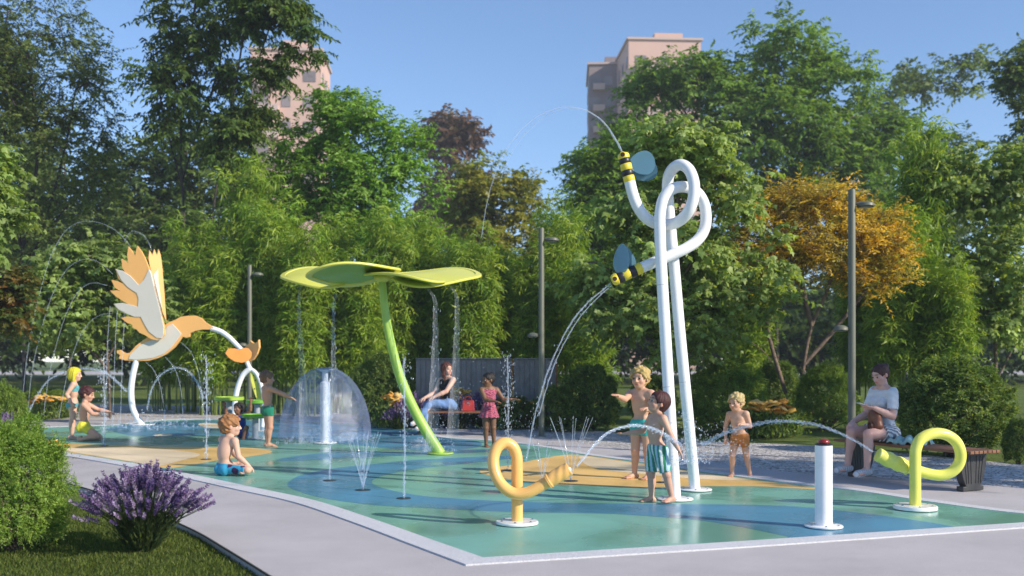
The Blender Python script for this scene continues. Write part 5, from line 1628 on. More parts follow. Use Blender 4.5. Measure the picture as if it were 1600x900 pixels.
tree('faint distant tree with thin crown against the sky at upper right', 1440, 78,
     [[(1440, 580), (1440, 400), (1436, 260), (1440, 160)]],
     [(1500, 92, 36, 9), (1445, 125, 45, 20), (1395, 165, 50, 30), (1512, 138, 14, 22), (1385, 235, 60, 36), (1470, 250, 50, 40), (1440, 330, 90, 60)],
     190, (7, 1.4, 10), (.42, .5), DG, 'leafy_tree', seed=21, r_tip=.026, gap=.36)
tree('dark tree cut off by the upper right edge of the picture', 1612, 44,
     [[(1612, 600), (1612, 400), (1608, 260), (1606, 150)]],
     [(1588, 112, 26, 26), (1615, 170, 36, 36), (1600, 228, 26, 22), (1625, 90, 34, 30), (1620, 300, 50, 60)],
     130, (7, .9, 11), (.24, .5), DG, 'leafy_tree', seed=22, r_tip=.017, gap=.3)
tree('low broad-leaved tree at left behind the girl in the teal bikini', 172, 25,
     [[(172, 652), (170, 590), (164, 520), (152, 450), (148, 410)], [(170, 580), (120, 520), (80, 490)], [(168, 560), (205, 490), (215, 450)]],
     [(150, 395, 50, 26), (100, 425, 58, 38), (205, 425, 48, 42), (58, 475, 48, 36), (140, 490, 85, 42), (232, 478, 34, 34), (90, 530, 50, 20)],
     270, (6, .45, 9), (.15, .75), MAP, 'broadleaf_tree', kind='maple', seed=23, r_tip=.010, gap=.28, droop=.5, flat=.35)
tree('tree reaching in from the left edge with large pale leaves', -70, 17,
     [[(-70, 690), (-72, 560), (-60, 430), (-45, 320), (-40, 260)], [(-62, 440), (-20, 390), (0, 370)]],
     [(-4, 245, 16, 12), (6, 352, 26, 16), (-50, 270, 60, 60), (-50, 380, 60, 50), (0, 395, 14, 10)],
     120, (6, .36, 9), (.13, .75), MAP, 'broadleaf_tree', kind='maple', seed=24, r_tip=.009, gap=.1, droop=.5)
tree('small tree with orange and green leaves at the left edge', -10, 21,
     [[(-10, 668), (-8, 580), (0, 500), (6, 450)]],
     [(12, 440, 26, 22), (0, 480, 40, 30), (22, 470, 22, 26), (-30, 460, 40, 40), (14, 510, 30, 20)],
     110, (6, .36, 10), (.12, .6), [(.30, .13, .03), (.10, .15, .03), (.07, .12, .03), (.22, .14, .03)], 'leafy_tree', seed=25, r_tip=.009, gap=.1)

tree('big shadowy tree filling the gap behind the tall slender tree', 300, 46,
     [[(300, 600), (298, 450), (292, 330), (290, 240)], [(298, 430), (350, 340), (380, 300)], [(298, 440), (240, 350), (215, 300)]],
     [(225, 265, 60, 60), (320, 250, 80, 70), (395, 320, 60, 60), (200, 360, 70, 60), (300, 370, 110, 70), (400, 420, 70, 60), (230, 450, 80, 50)],
     330, (8, .95, 11), (.27, .5), DG, 'leafy_tree', seed=26, r_tip=.018, gap=.2)
tree('big shadowy tree behind the forked tree at the far left', 110, 48,
     [[(110, 600), (108, 450), (104, 330), (100, 240)], [(108, 430), (60, 340), (40, 300)], [(108, 440), (150, 350), (165, 300)]],
     [(60, 230, 70, 70), (150, 300, 70, 70), (20, 330, 80, 70), (110, 400, 100, 70), (10, 430, 80, 60), (170, 430, 60, 50)],
     300, (8, .95, 11), (.27, .5), DG, 'leafy_tree', seed=27, r_tip=.018, gap=.2)

tree('green tree in front of the foot of the grey tower', 944, 40,
     [[(944, 600), (944, 450), (946, 340), (948, 260)]],
     [(945, 262, 48, 34), (915, 330, 44, 44), (985, 212, 26, 22), (968, 235, 34, 26), (935, 400, 60, 50), (990, 300, 50, 60)],
     200, (8, .75, 10), (.22, .5), MG, 'leafy_tree', seed=28, r_tip=.016, gap=.15)

# trees standing off to the right, whose trunks and crowns shade the path and the pad
def shade_tree(x, y, h, r, label, seed, n=150):
    rg = np.random.default_rng(seed)
    root = thing('shade_tree', label, 'tree', (x, y, -.06), 0, 'trees beside the path, out of the picture on the right')
    L = [(0, 0, h, r, r, r * .6), (r * .5, .3, h + r * .45, r * .7, r * .7, r * .5), (-r * .5, -.2, h + r * .3, r * .7, r * .8, r * .5)]
    tips, od = lobe_tips(rg, L, n, .3, .5)
    segs = skeleton(rg, [[np.array((0, 0, 0)), np.array((.05, 0, h * .45)), np.array((-.03, .02, h + r * .3))]], tips, .012)
    (V, F, C), _ = sprays(rg, tips, od, 6, .5, 9, .15, .75, MAP, 'maple', .35, .5)
    tv, tf = tubes(segs, 7)
    mesh_obj('trunk', np_mesh('trunk', tv, tf, M_bark, smooth=True), root)
    mesh_obj('crown', np_mesh('crown', V, F, M_leaf, C), root)
for i, (x, y, h, r, n) in enumerate([(13.6, 8.6, 4.3, 2.1, 62), (12.4, 14.2, 6.6, 2.0, 120), (18.0, 13.8, 7.6, 2.3, 75), (20.5, 5.0, 10.2, 1.5, 70)]):
    shade_tree(x, y, h, r, ['broad low tree at the path side, shading the bench', 'slim tree shading the rear of the pad', 'taller tree shading the pad behind the flower', 'tree with a high small crown and long bare trunk', 'tree shading the grey board wall'][i], 60 + i, n)

# ---- the wood behind everything: one mass
def far_wood():
    rg = np.random.default_rng(5)
    L = []
    for i in range(170):
        x = rg.uniform(-48, 50); y = rg.uniform(56, 82)
        u = x / y * FPX + 800
        top = 11.0 if u < 420 else (6.2 if u < 900 else (8.6 if u < 1350 else 7.4))
        top *= y / 60
        hh = rg.uniform(.25, 1) * top
        L.append((x, y, hh * .60 + .4, rg.uniform(2.2, 4.2), rg.uniform(2, 3.5), hh * .42))
    tips, od = lobe_tips(rg, L, 3400, .2, .35)
    (V, F, C), _ = sprays(rg, tips, od, 5, 1.5, 7, .52, .6, [(.032, .062, .020), (.055, .10, .026), (.10, .155, .036)], 'kite', .6, .3)
    o = mesh_obj('far_wood', np_mesh('far_wood', V, F, M_leaf, C))
    o['kind'] = 'stuff'
    tag(o, 'dense dark wood closing the view behind the park', 'wood')
far_wood()

# ---- bamboo clumps
M_culm = pmat('bamboo_culm', (.16, .22, .045), .4, var=.3, vscale=3)
def culm_mesh(seed, h):
    rg = np.random.default_rng(seed)
    a = rg.uniform(0, 2 * PI); lean = rg.uniform(.04, .16)
    pts, rad = [], []
    for i in range(34):
        u = i / 33
        z = h * u
        off_ = lean * h * u ** 2.2
        pts.append((math.cos(a) * off_, math.sin(a) * off_, z))
        r = .034 * (1 - u * .8)
        rad.append(r * (1.18 if i % 3 == 0 else 1.0))
    m = MB().tube(pts, rad, 7)
    me = bpy.data.meshes.new('culm'); me.from_pydata(m.v, [], m.f); me.materials.append(M_culm)
    me.polygons.foreach_set('use_smooth', [True] * len(me.polygons))
    return me, pts
BAM = [(0.149, 0.269, 0.026), (0.242, 0.372, 0.039), (0.374, 0.466, 0.062)]
bam_vars = []
for v in range(3):
    rg = np.random.default_rng(40 + v)
    culms = [culm_mesh(100 + 20 * v + i, rg.uniform(.72, 1.0) * 6.0) for i in range(13)]
    place = [(rg.normal(0, .33), rg.normal(0, .30)) for _ in culms]
    tips, od = [], []
    for (me, pts), (ox, oy) in zip(culms, place):
        for i in range(9, 34):
            for _ in range(2):
                q = np.array(pts[i]) + (ox, oy, 0); a = rg.uniform(0, 2 * PI)
                out = np.array((math.cos(a), math.sin(a), rg.uniform(-.05, .55)))
                reach = rg.uniform(.1, .62) * (1.15 - .55 * (i / 33))
                tips.append(q + out * reach); od.append(out)
    tips, od = np.array(tips), np.array(od)
    (V, F, C), _ = sprays(rg, tips, od, 4, .36, 6, .27, .135, BAM, 'long', .7, .35, .8)
    bam_vars.append((culms, place, np_mesh('bamboo_foliage', V, F, M_leaf, C)))
bams = [(300, 28, 330, 0), (338, 26.5, 372, 1), (388, 28.5, 238, 2), (428, 27, 300, 0), (470, 26, 350, 1), (520, 28, 330, 2), (562, 26.5, 385, 0), (606, 27.5, 322, 1), (655, 28.5, 330, 2), (700, 28, 372, 1), (742, 27, 352, 0), (790, 29, 385, 2), (838, 27.5, 366, 1), (885, 28, 300, 0), (918, 26.5, 395, 2),
        (1395, 25, 320, 1), (1440, 26, 180, 2), (1480, 24.5, 390, 0), (1345, 27, 372, 2), (1170, 26, 430, 1), (255, 29, 400, 1)]
bam_labels = ['bamboo clump left of the far small lamp post', 'short bamboo clump just left of the small far lamp post', 'tallest bamboo clump, directly behind the orange bloom', 'bamboo clump behind the boy in green trunks', 'bamboo clump behind the left rim of the water dome',
              'bamboo clump behind the water dome post', 'low bamboo clump under the left petals of the flower shade', 'bamboo clump behind the flower shade hub', 'bamboo clump behind the left end of the grey wall', 'bamboo clump above the woman in jeans', 'bamboo clump behind the right petal of the flower shade', 'low bamboo clump behind the rusty wall post', 'bamboo clump directly behind the lamp post at the wall', 'bamboo clump left of the large broad-leaved tree', 'low bamboo clump beside the lower bee head',
              'bamboo clump right of the tallest lamp post', 'tall bamboo clump rising behind the woman in a white t-shirt', 'bamboo clump above the big round shrub', 'bamboo clump behind the tallest lamp post', 'dim bamboo clump between the bee poles and the orange tree', 'dim bamboo clump behind the hummingbird body']
for i, (px_, D, yt, v) in enumerate(bams):
    H = HC + (HOR - yt) / FPX * D
    s = H / 6.1
    culms, place, fol = bam_vars[v]
    root = thing('bamboo', bam_labels[i], 'bamboo', base_pt(px_, D), i * 1.7, 'bamboo clumps behind the splash pad')
    root.scale = (.74 + .25 * (s - 1), .74 + .25 * (s - 1), s)
    for (me, pts), (ox, oy) in zip(culms, place):
        c = mesh_obj('culm', me, root); c.location = (ox, oy, 0)
    mesh_obj('foliage', fol, root)

# ---- round shrubs
def shrub_mesh(seed, n, leaf, aspect, cols, n_stem=40, lump=.16, kind='kite', twigs=(5, .10, 8)):
    rg = np.random.default_rng(seed)
    d = nrm_(rg.standard_normal((n, 3))); d[:, 2] = np.where(d[:, 2] < -.62, -d[:, 2], d[:, 2]); d = nrm_(d)
    lumps = np.array([noise.noise(Vector(q * 2.3) + Vector((seed, 0, 0))) for q in d]) * lump * 2 + np.array([noise.noise(Vector(q * 6) + Vector((0, seed, 0))) for q in d]) * lump * .8
    r = (1 + lumps) * (1 - .28 * rg.random(n) ** 2.2) * .88
    tips = d * r[:, None]
    (V, F, C), (st, dd, ln) = sprays(rg, tips, d, twigs[0], twigs[1], twigs[2], leaf, aspect, cols, kind, .9, .05, .75)
    V[:, 2] += 0
    segs = [(np.array((rg.normal(0, .06), rg.normal(0, .06), -.72)), d[i] * r[i] * .9, .020, .004) for i in rg.choice(n, n_stem)]
    tv, tf = tubes(segs, 4)
    V = V[:]; V[:, 2] = np.maximum(V[:, 2], -.74)
    return np_mesh('foliage', V, F, M_leaf, C), np_mesh('stems', tv, tf, M_bark)
SHR = [(0.144, 0.233, 0.041), (0.216, 0.327, 0.058), (0.324, 0.43, 0.089)]
NEAR = [(0.174, 0.297, 0.048), (0.251, 0.393, 0.065), (0.362, 0.49, 0.106)]
DSH = [(0.095, 0.168, 0.044), (0.159, 0.248, 0.057), (0.264, 0.338, 0.082)]
near_m = shrub_mesh(1, 2300, .040, .42, NEAR, twigs=(4, .12, 9), lump=.15)
shr_m = [shrub_mesh(2, 1300, .050, .45, SHR), shrub_mesh(3, 1300, .052, .5, DSH), shrub_mesh(4, 1200, .058, .42, DSH)]
def shrub(px_, ytop, ybase, rx, D, mesh, label, name='round_shrub', ry=None, rot=0.0):
    b = base_pt(px_, D)
    H = (ybase - ytop) / FPX * D
    root = thing(name, label, 'shrub', b, rot)
    k = rx / FPX * D
    for nm, me in (('foliage', mesh[0]), ('stems', mesh[1])):
        o = mesh_obj(nm, me, root)
        o.scale = (k, (ry or k), H / 1.66); o.location = (0, 0, H * .445)
    return root
shrub(20, 668, 868, 88, 8.0, near_m, 'bright green fine-leaved bush in the left foreground beside the lavender', 'near_bush', rot=.6)
shrub(1492, 568, 716, 92, 15.6, shr_m[1], 'big dark round shrub behind the right end of the bench', rot=.4)
shrub(1140, 572, 682, 66, 20.5, shr_m[0], 'green shrub between the bee poles and the orange flower patch', rot=2.1)
shrub(1290, 570, 668, 50, 21.5, shr_m[0], 'mid-green shrub right of the orange tree trunks', rot=3.3)
shrub(922, 566, 668, 48, 21, shr_m[2], 'dark shrub right of the lamp post at the wall', rot=1.2)
shrub(870, 600, 672, 40, 20.6, shr_m[1], 'low dark shrub at the foot of the lamp post by the wall', rot=4.0)
shrub(598, 560, 672, 52, 22.5, shr_m[2], 'dark shrub between the water dome and the grey wall', rot=5.0)
shrub(1592, 655, 724, 26, 14.6, shr_m[1], 'small dark shrub cut off by the right edge', rot=.9)
shrub(12, 566, 672, 32, 16, shr_m[0], 'green bush at the left edge behind the purple lavender', rot=2.2)
shrub(1215, 560, 655, 40, 24, shr_m[2], 'dim shrub behind the orange tree trunks', rot=2.9)
shrub(1020, 590, 664, 40, 23.5, shr_m[1], 'dim low shrub seen between the blond boy and the poles', rot=.2)

# ---- lavender
M_lstem = M_leaf
def lavender_mesh(seed, n=170, R_=.52, H=.62):
    rg = np.random.default_rng(seed)
    segs, BP, BD, BC, LP, LD, LN, LC = [], [], [], [], [], [], [], []
    cols = np.array([(.23, .15, .34), (.12, .08, .23), (.38, .29, .48)])
    for i in range(n):
        a = rg.uniform(0, 2 * PI); t = rg.random() ** .6
        top = np.array((math.cos(a) * R_ * t * rg.uniform(.8, 1.1), math.sin(a) * R_ * t * rg.uniform(.8, 1.1), H * (1.0 - .42 * t ** 2) * rg.uniform(.82, 1.06)))
        base = np.array((math.cos(a) * .09 * t, math.sin(a) * .09 * t, 0))
        mid_ = base * .4 + top * .6 + np.array((0, 0, .05)) - np.array((math.cos(a), math.sin(a), 0)) * .03 * t
        segs += [(base, mid_, .0028, .0024), (mid_, top, .0024, .002)]
        d = nrm_(top - mid_); sl = rg.uniform(.09, .14)
        c0 = cols[rg.integers(3)] * rg.uniform(.75, 1.2)
        u0 = nrm_(np.cross(d, (0, 0, 1.01) + 0.1 * rg.standard_normal(3))); w0 = np.cross(d, u0)
        nw = 8
        for k in range(nw):
            u = k / (nw - 1)
            rr = .0115 * (1.0 - .55 * u) * (1.0 if k else .7)
            for m_ in range(5):
                an = 2 * PI * (m_ / 5 + .1 * (k % 2)) + rg.uniform(-.2, .2)
                o_ = u0 * math.cos(an) + w0 * math.sin(an)
                BP.append(top + d * (sl * (u - .25)) + o_ * rr * .3); BD.append(o_ * .9 + d * 1.0 + rg.standard_normal(3) * .15); BC.append(c0 * rg.uniform(.7, 1.35))
        for k in range(7):
            u = rg.uniform(.02, .62)
            p = base + (mid_ - base) * min(1, u / .6)
            a2 = rg.uniform(0, 2 * PI)
            LP.append(p); LD.append(nrm_(np.array((math.cos(a2) * .6, math.sin(a2) * .6, .7)) + d)); LN.append(rg.standard_normal(3)); LC.append(np.array((.085, .125, .045)) * rg.uniform(.7, 1.3))
    tv, tf = tubes(segs, 4)
    BP, BD, BC = map(np.array, (BP, BD, BC))
    fv, ff, fc = leaves(BP, BD, rg.standard_normal(BP.shape), .024 * (.8 + .4 * rg.random(len(BP))), .60, BC)
    LP, LD, LN, LC = map(np.array, (LP, LD, LN, LC))
    lv, lf, lc = leaves(LP, LD, LN, .085 * (.6 + .6 * rg.random(len(LP))), .10, LC)
    sc_ = np.tile(np.array((.075, .12, .04)), (len(tv), 1))
    green = np_mesh('foliage', np.concatenate([tv, lv]), [tf, lf + len(tv)], M_leaf, np.concatenate([sc_, lc]))
    return np_mesh('blossom', fv, ff, M_flower, fc), green
lav = [lavender_mesh(3, 270), lavender_mesh(4, 150)]
def lavender(px_, ybase, H, Rr, D, v, label, rot=0.0):
    q = thing('lavender', label, 'lavender', base_pt(px_, D, -.05), rot)
    for nm, me in zip(('blossom', 'foliage'), lav[v]):
        o = mesh_obj(nm, me, q); o.scale = (Rr / .52, Rr / .52, H / .66)
    return q
lavender(224, 852, .62, .47, 7.95, 0, 'large purple lavender in the left foreground beside the pavement')
lavender(10, 655, .74, .34, 12.6, 1, 'purple lavender at the left edge above the near bush', 1.0)
lavender(648, 655, .72, .45, 21.3, 1, 'purple lavender left of the woman in jeans', 2.0)
lavender(678, 655, .66, .42, 21.5, 0, 'purple lavender behind the knees of the woman in jeans', 2.6)
lavender(722, 655, .66, .40, 21.2, 1, 'purple lavender behind the red handbag', 3.1)
lavender(752, 655, .74, .46, 21.4, 0, 'purple lavender between the red handbag and the girl', 4.1)
lavender(622, 655, .5, .36, 21.0, 1, 'purple lavender beside the flower stem', 4.9)

# ---- flat-headed yellow-orange yarrow
def yarrow_mesh(seed, n=26, R_=.6, H=.5):
    rg = np.random.default_rng(seed)
    segs, hv, hf, hc = [], [], [], []; nb = 0
    for i in range(n):
        x, y = rg.normal(0, R_ * .45), rg.normal(0, R_ * .35)
        z = H * rg.uniform(.72, 1.05)
        segs.append((np.array((x * .7, y * .7, 0)), np.array((x, y, z)), .005, .004))
        r = rg.uniform(.07, .14); m = 14
        tilt = rg.normal(0, .18, 2)
        c0 = np.array([(.80, .46, .09), (.72, .33, .05), (.85, .58, .20)][rg.integers(3)])
        vs = [(x, y, z + .022)]
        for rr, dz_ in ((.55, .018), (1.0, .0), (.9, -.012)):
            for k in range(m):
                a = 2 * PI * k / m; r2 = r * rr * (1 + .16 * math.sin(5 * a + i) + .06 * rg.standard_normal())
                vs.append((x + r2 * math.cos(a), y + r2 * math.sin(a), z + dz_ + r2 * (math.cos(a) * tilt[0] + math.sin(a) * tilt[1]) + .006 * rg.standard_normal()))
        f = [(0, 1 + k, 1 + (k + 1) % m) for k in range(m)]
        for ring in range(2):
            for k in range(m):
                a_, b_ = 1 + ring * m + k, 1 + ring * m + (k + 1) % m
                f += [(a_, a_ + m, b_ + m), (a_, b_ + m, b_)]
        hv += vs; hf += [tuple(q + nb for q in t_) for t_ in f]; nb += len(vs)
        hc += [c0 * rg.uniform(.75, 1.2) for _ in vs]
    P = np.stack([rg.normal(0, R_ * .5, 900), rg.normal(0, R_ * .4, 900), rg.uniform(.02, H * .72, 900)], 1)
    D_ = np.stack([rg.standard_normal(900), rg.standard_normal(900), rg.uniform(.2, 1.6, 900)], 1)
    lv, lf, lc = leaves(P, D_, rg.standard_normal((900, 3)), .11 * (.6 + .6 * rg.random(900)), .3, palette(rg, 900, DSH))
    tv, tf = tubes(segs, 4)
    green = np_mesh('foliage', np.concatenate([tv, lv]), [tf, lf + len(tv)], M_leaf, np.concatenate([np.tile((.06, .1, .03), (len(tv), 1)), lc]))
    return np_mesh('blossom', np.array(hv), np.array(hf), M_flower, np.array(hc)), green
yar = [yarrow_mesh(1), yarrow_mesh(2, 20)]
def yarrow(px_, D, H, Rr, v, label, rot=0):
    q = thing('yarrow', label, 'flowers', base_pt(px_, D, -.05), rot)
    for nm, me in zip(('blossom', 'foliage'), yar[v]):
        o = mesh_obj(nm, me, q); o.scale = (Rr / .6, Rr / .6, H / .5)
yarrow(1200, 19.2, .66, .62, 0, 'wide patch of flat orange-yellow flowers below the orange tree', .4)
yarrow(72, 24.5, .58, .62, 1, 'patch of flat orange-yellow flowers behind the girl in the teal bikini', 1.0)
yarrow(610, 21.6, .70, .5, 1, 'orange-yellow flowers left of the flower stem', 2.0)
yarrow(716, 21.7, .80, .4, 0, 'orange-yellow flowers above the red handbag', 3.0)
yarrow(792, 21.2, .55, .5, 1, 'low orange-yellow flowers right of the girl in the floral swimsuit', 4.0)
yarrow(78, 14.7, .30, .25, 0, 'few orange-yellow flowers at the top right of the near bush', 5.0)
shrub(800, 620, 672, 40, 21.5, shr_m[2], 'low dark shrub in front of the wall right of the girl', rot=2.5)
shrub(72, 612, 660, 46, 25.2, shr_m[0], 'low green shrub under the orange-yellow flowers at left', rot=1.5)
shrub(1205, 640, 690, 56, 20.0, shr_m[2], 'low dark shrub behind the wide orange-yellow flower patch', rot=3.5)

# ---- short grass blades on the near lawn and along the far edges
def grass_blades():
    rg = np.random.default_rng(8)
    poly = [(p.x, p.y) for p in le] + [(-9.0, 12.5), (-9.0, 5.0), (-.35, 4.9)]
    pxs = np.array(poly)
    def inside(x, y):
        c = np.zeros(len(x), bool); j = len(pxs) - 1
        for i in range(len(pxs)):
            xi, yi = pxs[i]; xj, yj = pxs[j]
            m = ((yi > y) != (yj > y)) & (x < (xj - xi) * (y - yi) / (yj - yi + 1e-12) + xi)
            c ^= m; j = i
        return c
    n = 150000
    y = 5.6 + 4.6 * rg.random(n); x = -.6 - 5.0 * rg.random(n)
    m = inside(x, y); x, y = x[m], y[m]
    P = np.stack([x, y, np.full(len(x), -.06)], 1)
    D = np.stack([rg.normal(0, .5, len(x)), rg.normal(0, .5, len(x)), np.ones(len(x))], 1)
    tone = np.array([noise.noise(Vector((a * .9, b * .9, 0))) for a, b in zip(x[::8], y[::8])]).repeat(8)[:len(x)]
    C = palette(rg, len(x), [(.10, .145, .032), (.155, .215, .042), (.225, .27, .06)]) * (1 + .35 * tone)[:, None]
    V, F, C = leaves(P, D, rg.standard_normal(P.shape), .036 * (.6 + .8 * rg.random(len(x))), .13, C)
    o = mesh_obj('grass', np_mesh('grass', V, F, M_leaf, C)); o['kind'] = 'stuff'
    tag(o, 'short green lawn grass in the left foreground', 'grass')
grass_blades()
# ================================================================ water: jets, streams and splashes
def water_mat(name, dens, tint=(.80, .86, .95)):
    """clear drops: mostly see-through, bright at the rims and highlights"""
    m, nt, p = newmat(name)
    N, L = nt.nodes, nt.links
    p.inputs['Base Color'].default_value = (*tint, 1)
    p.inputs['Roughness'].default_value = 0.08
    p.inputs['Specular IOR Level'].default_value = 1.0
    lw = N.new('ShaderNodeLayerWeight'); lw.inputs['Blend'].default_value = 0.35
    mr = N.new('ShaderNodeMapRange'); mr.inputs['To Min'].default_value = dens * .8; mr.inputs['To Max'].default_value = min(1, dens * 1.5)
    L.new(lw.outputs['Facing'], mr.inputs['Value'])
    tr = N.new('ShaderNodeBsdfTransparent'); tr.inputs[0].default_value = (.96, .98, 1, 1)
    mx = N.new('ShaderNodeMixShader')
    L.new(mr.outputs['Result'], mx.inputs[0]); L.new(tr.outputs[0], mx.inputs[1]); L.new(p.outputs[0], mx.inputs[2])
    L.new(mx.outputs[0], N['Material Output'].inputs['Surface'])
    return m
M_drop = water_mat('water_drops', .22, (.70, .78, .92))
M_thin = water_mat('thin_water', .24, (.70, .78, .92))
M_sheetw = water_mat('falling_water', .17, (.72, .76, .84))
M_drain = pmat('drain_cover', (.03, .04, .05), .5)

_o = np.array([(1, 0, 0), (-1, 0, 0), (0, 1, 0), (0, -1, 0), (0, 0, 1), (0, 0, -1)], float)
_of = np.array([(0, 2, 4), (2, 1, 4), (1, 3, 4), (3, 0, 4), (2, 0, 5), (1, 2, 5), (3, 1, 5), (0, 3, 5)])
def _sub(v, f):
    v = [tuple(q) for q in v]; idx = {}; out = []
    def mid_(a, b):
        k = (min(a, b), max(a, b))
        if k not in idx:
            m = (np.array(v[a]) + np.array(v[b])) / 2; v.append(tuple(m / np.linalg.norm(m))); idx[k] = len(v) - 1
        return idx[k]
    for a, b, c in f:
        ab, bc, ca = mid_(a, b), mid_(b, c), mid_(c, a)
        out += [(a, ab, ca), (ab, b, bc), (ca, bc, c), (ab, bc, ca)]
    return np.array(v), np.array(out)
DV, DF = _sub(_o, _of)
def drops(P, r, d=None, stretch=1.0):
    P = np.asarray(P, float)
    V = DV[None] * np.asarray(r)[:, None, None]
    if d is not None and stretch != 1.0:
        d = nrm_(np.asarray(d, float)); al = (V * d[:, None]).sum(-1, keepdims=True)
        V = V + d[:, None] * al * (stretch - 1)
    V = V + P[:, None]
    F = DF[None] + (np.arange(len(P)) * len(DV))[:, None, None]
    return V.reshape(-1, 3), F.reshape(-1, 3)

def along(pts, n):
    q = np.array([tuple(p) for p in spline(pts, 12)]); seg = np.linalg.norm(np.diff(q, axis=0), axis=1)
    s = np.concatenate([[0], np.cumsum(seg)]); u = np.linspace(0, s[-1], n)
    c = np.stack([np.interp(u, s, q[:, i]) for i in range(3)], 1)
    return c, nrm_(np.gradient(c, axis=0)), s[-1]

jet_n = [0]
def stream(label, pts, r, n_drop, scatter, style='thin', nozzle_at=None, drop_r=.006, group='water jets', fade=0.0):
    """one jet: an uneven rope of water plus the drops it throws off"""
    jet_n[0] += 1
    rg = np.random.default_rng(900 + jet_n[0])
    base = Vector(tuple(pts[0])); 
    root = thing('water_jet', label, 'water jet', base, 0, group)
    loc = [Vector(tuple(p)) - base for p in pts]
    c, t, L = along(loc, max(12, int(sum((Vector(loc[i + 1]) - Vector(loc[i])).length for i in range(len(loc) - 1)) / (.018 if style == 'rope' else .05))))
    if r > 0:
        n = len(c)
        if style == 'rope':
            # two strands twisting round each other, pinched into beads
            m = MB()
            for ph in (0, PI):
                u = nrm_(np.cross(t, np.array((0, 1.0, .1)))); w = np.cross(t, u); a = np.arange(n) * .75 + ph
                grow = np.linspace(.6, 1.25, n)[:, None]
                pp = c + (u * np.cos(a)[:, None] + w * np.sin(a)[:, None]) * r * .75 * grow + rg.standard_normal(c.shape) * r * .16
                rr = r * (.55 + .35 * rg.random(n)) * grow[:, 0]
                m.tube([Vector(tuple(q)) for q in pp], list(rr), 6)
            m.build('rope', M_drop, root, smooth=True)
        else:
            rr = r * (.75 + .5 * rg.random(n)) * np.linspace(1, 1 - fade, n)
            pp = c + rg.standard_normal(c.shape) * r * .25
            MB().tube([Vector(tuple(q)) for q in pp], list(rr), 6).build('stream', M_thin, root, smooth=True)
    if n_drop:
        i = rg.integers(0, len(c), n_drop)
        gr = (.3 + 1.0 * i / len(c))[:, None]
        P = c[i] + rg.standard_normal((n_drop, 3)) * scatter * gr
        V, F = drops(P, drop_r * (.3 + .6 * rg.random(n_drop) ** 2), t[i], 2.4)
        struct(mesh_obj('drops', np_mesh('drops', V, F, M_drop, smooth=True), root), 'stuff')
    if nozzle_at is not None:
        q = Vector(tuple(nozzle_at)) - base
        MB().lathe(q + Vector((0, 0, .003)), [(.075, 0), (.075, .004), (.03, .006)], 20).build('nozzle', M_drain, root)
    return root

def W2(lst): return [W(x, y, d) for x, y, d in lst]
stream('rope-like jet of water from the orange horn across the striped-shorts boy', W2([(901, 729, 8.76), (912, 716, 8.85), (930, 694, 9.0), (953, 675, 9.2), (985, 665.5, 9.45), (1012, 668, 9.65), (1036, 678, 9.85), (1062, 695, 10.05)]), .014, 160, .020, 'rope')
stream('rope-like jet of water from the yellow horn passing before the small blond boy', W2([(1364, 706, 9.86), (1345, 694, 9.9), (1310, 676, 10.0), (1265, 661.5, 10.1), (1215, 658, 10.25), (1170, 665, 10.4), (1130, 678, 10.5), (1098, 694, 10.6)]), .014, 220, .022, 'rope')
stream('long thin arc of water thrown up by the higher bee', W2([(971, 237, 10.96), (958, 212, 11), (935, 184, 11), (905, 169.5, 11), (872, 169, 11), (838, 183, 11), (808, 210, 11), (786, 243, 11), (770, 282, 11), (760, 322, 11), (752, 372, 11)]), .0085, 70, .018, fade=.55)
stream('second thin arc of water beside the arc of the higher bee', W2([(973, 239, 10.98), (962, 216, 11.03), (940, 187, 11.05), (909, 171, 11.05), (878, 171.5, 11.05), (846, 186, 11.05), (816, 214, 11.05), (795, 247, 11.05), (781, 284, 11.05)]), .006, 25, .02, fade=.6)
stream('falling stream of water from the lower bee down to the pad', W2([(953, 444, 10.9), (928, 464, 10.85), (900, 494, 10.8), (874, 538, 10.75), (853, 590, 10.7), (836, 648, 10.65), (826, 700, 10.6), (822, 720, 10.58)]), .0085, 150, .022)
stream('thin second strand of water falling beside the lower bee stream', W2([(955, 446, 10.92), (932, 467, 10.87), (905, 497, 10.82), (879, 541, 10.77), (858, 593, 10.72), (842, 650, 10.67)]), .006, 50, .02)
Db = 22.2
for k_, (lb, pt) in enumerate([('highest arc of water from the tip of the bird wing', [(205, 386), (182, 361), (152, 347), (126, 347), (106, 357), (90, 379), (76, 410), (58, 475), (44, 545), (36, 612)]),
                ('faint short arc of water over the rear wing of the bird', [(237, 392), (232, 378), (222, 366), (210, 361), (200, 366), (194, 378)]),
                ('second arc of water from the bird wing', [(176, 428), (158, 412), (140, 405), (120, 409), (102, 424), (84, 455), (66, 510), (50, 580), (44, 640)]),
                ('third arc of water from the bird wing', [(168, 446), (146, 442), (128, 450), (112, 472), (95, 515), (78, 580), (68, 648)]),
                ('lowest arc of water from the bird wing', [(176, 490), (157, 492), (138, 506), (120, 536), (104, 590), (92, 655)]),
                ('arc of water under the bird tail', [(228, 566), (240, 578), (250, 602), (256, 636), (258, 662)]),
                ('arc of water falling from the bird breast', [(258, 558), (272, 574), (281, 600), (285, 634), (286, 662)]),
                ('arc of water falling from the bird neck', [(284, 536), (298, 550), (308, 574), (314, 604), (318, 640), (319, 658)])]):
    stream(lb, W2([(x, y, Db) for x, y in pt]), .006 if k_ != 1 else .0045, 30, .03, drop_r=.009, group='arcs of water round the hummingbird')
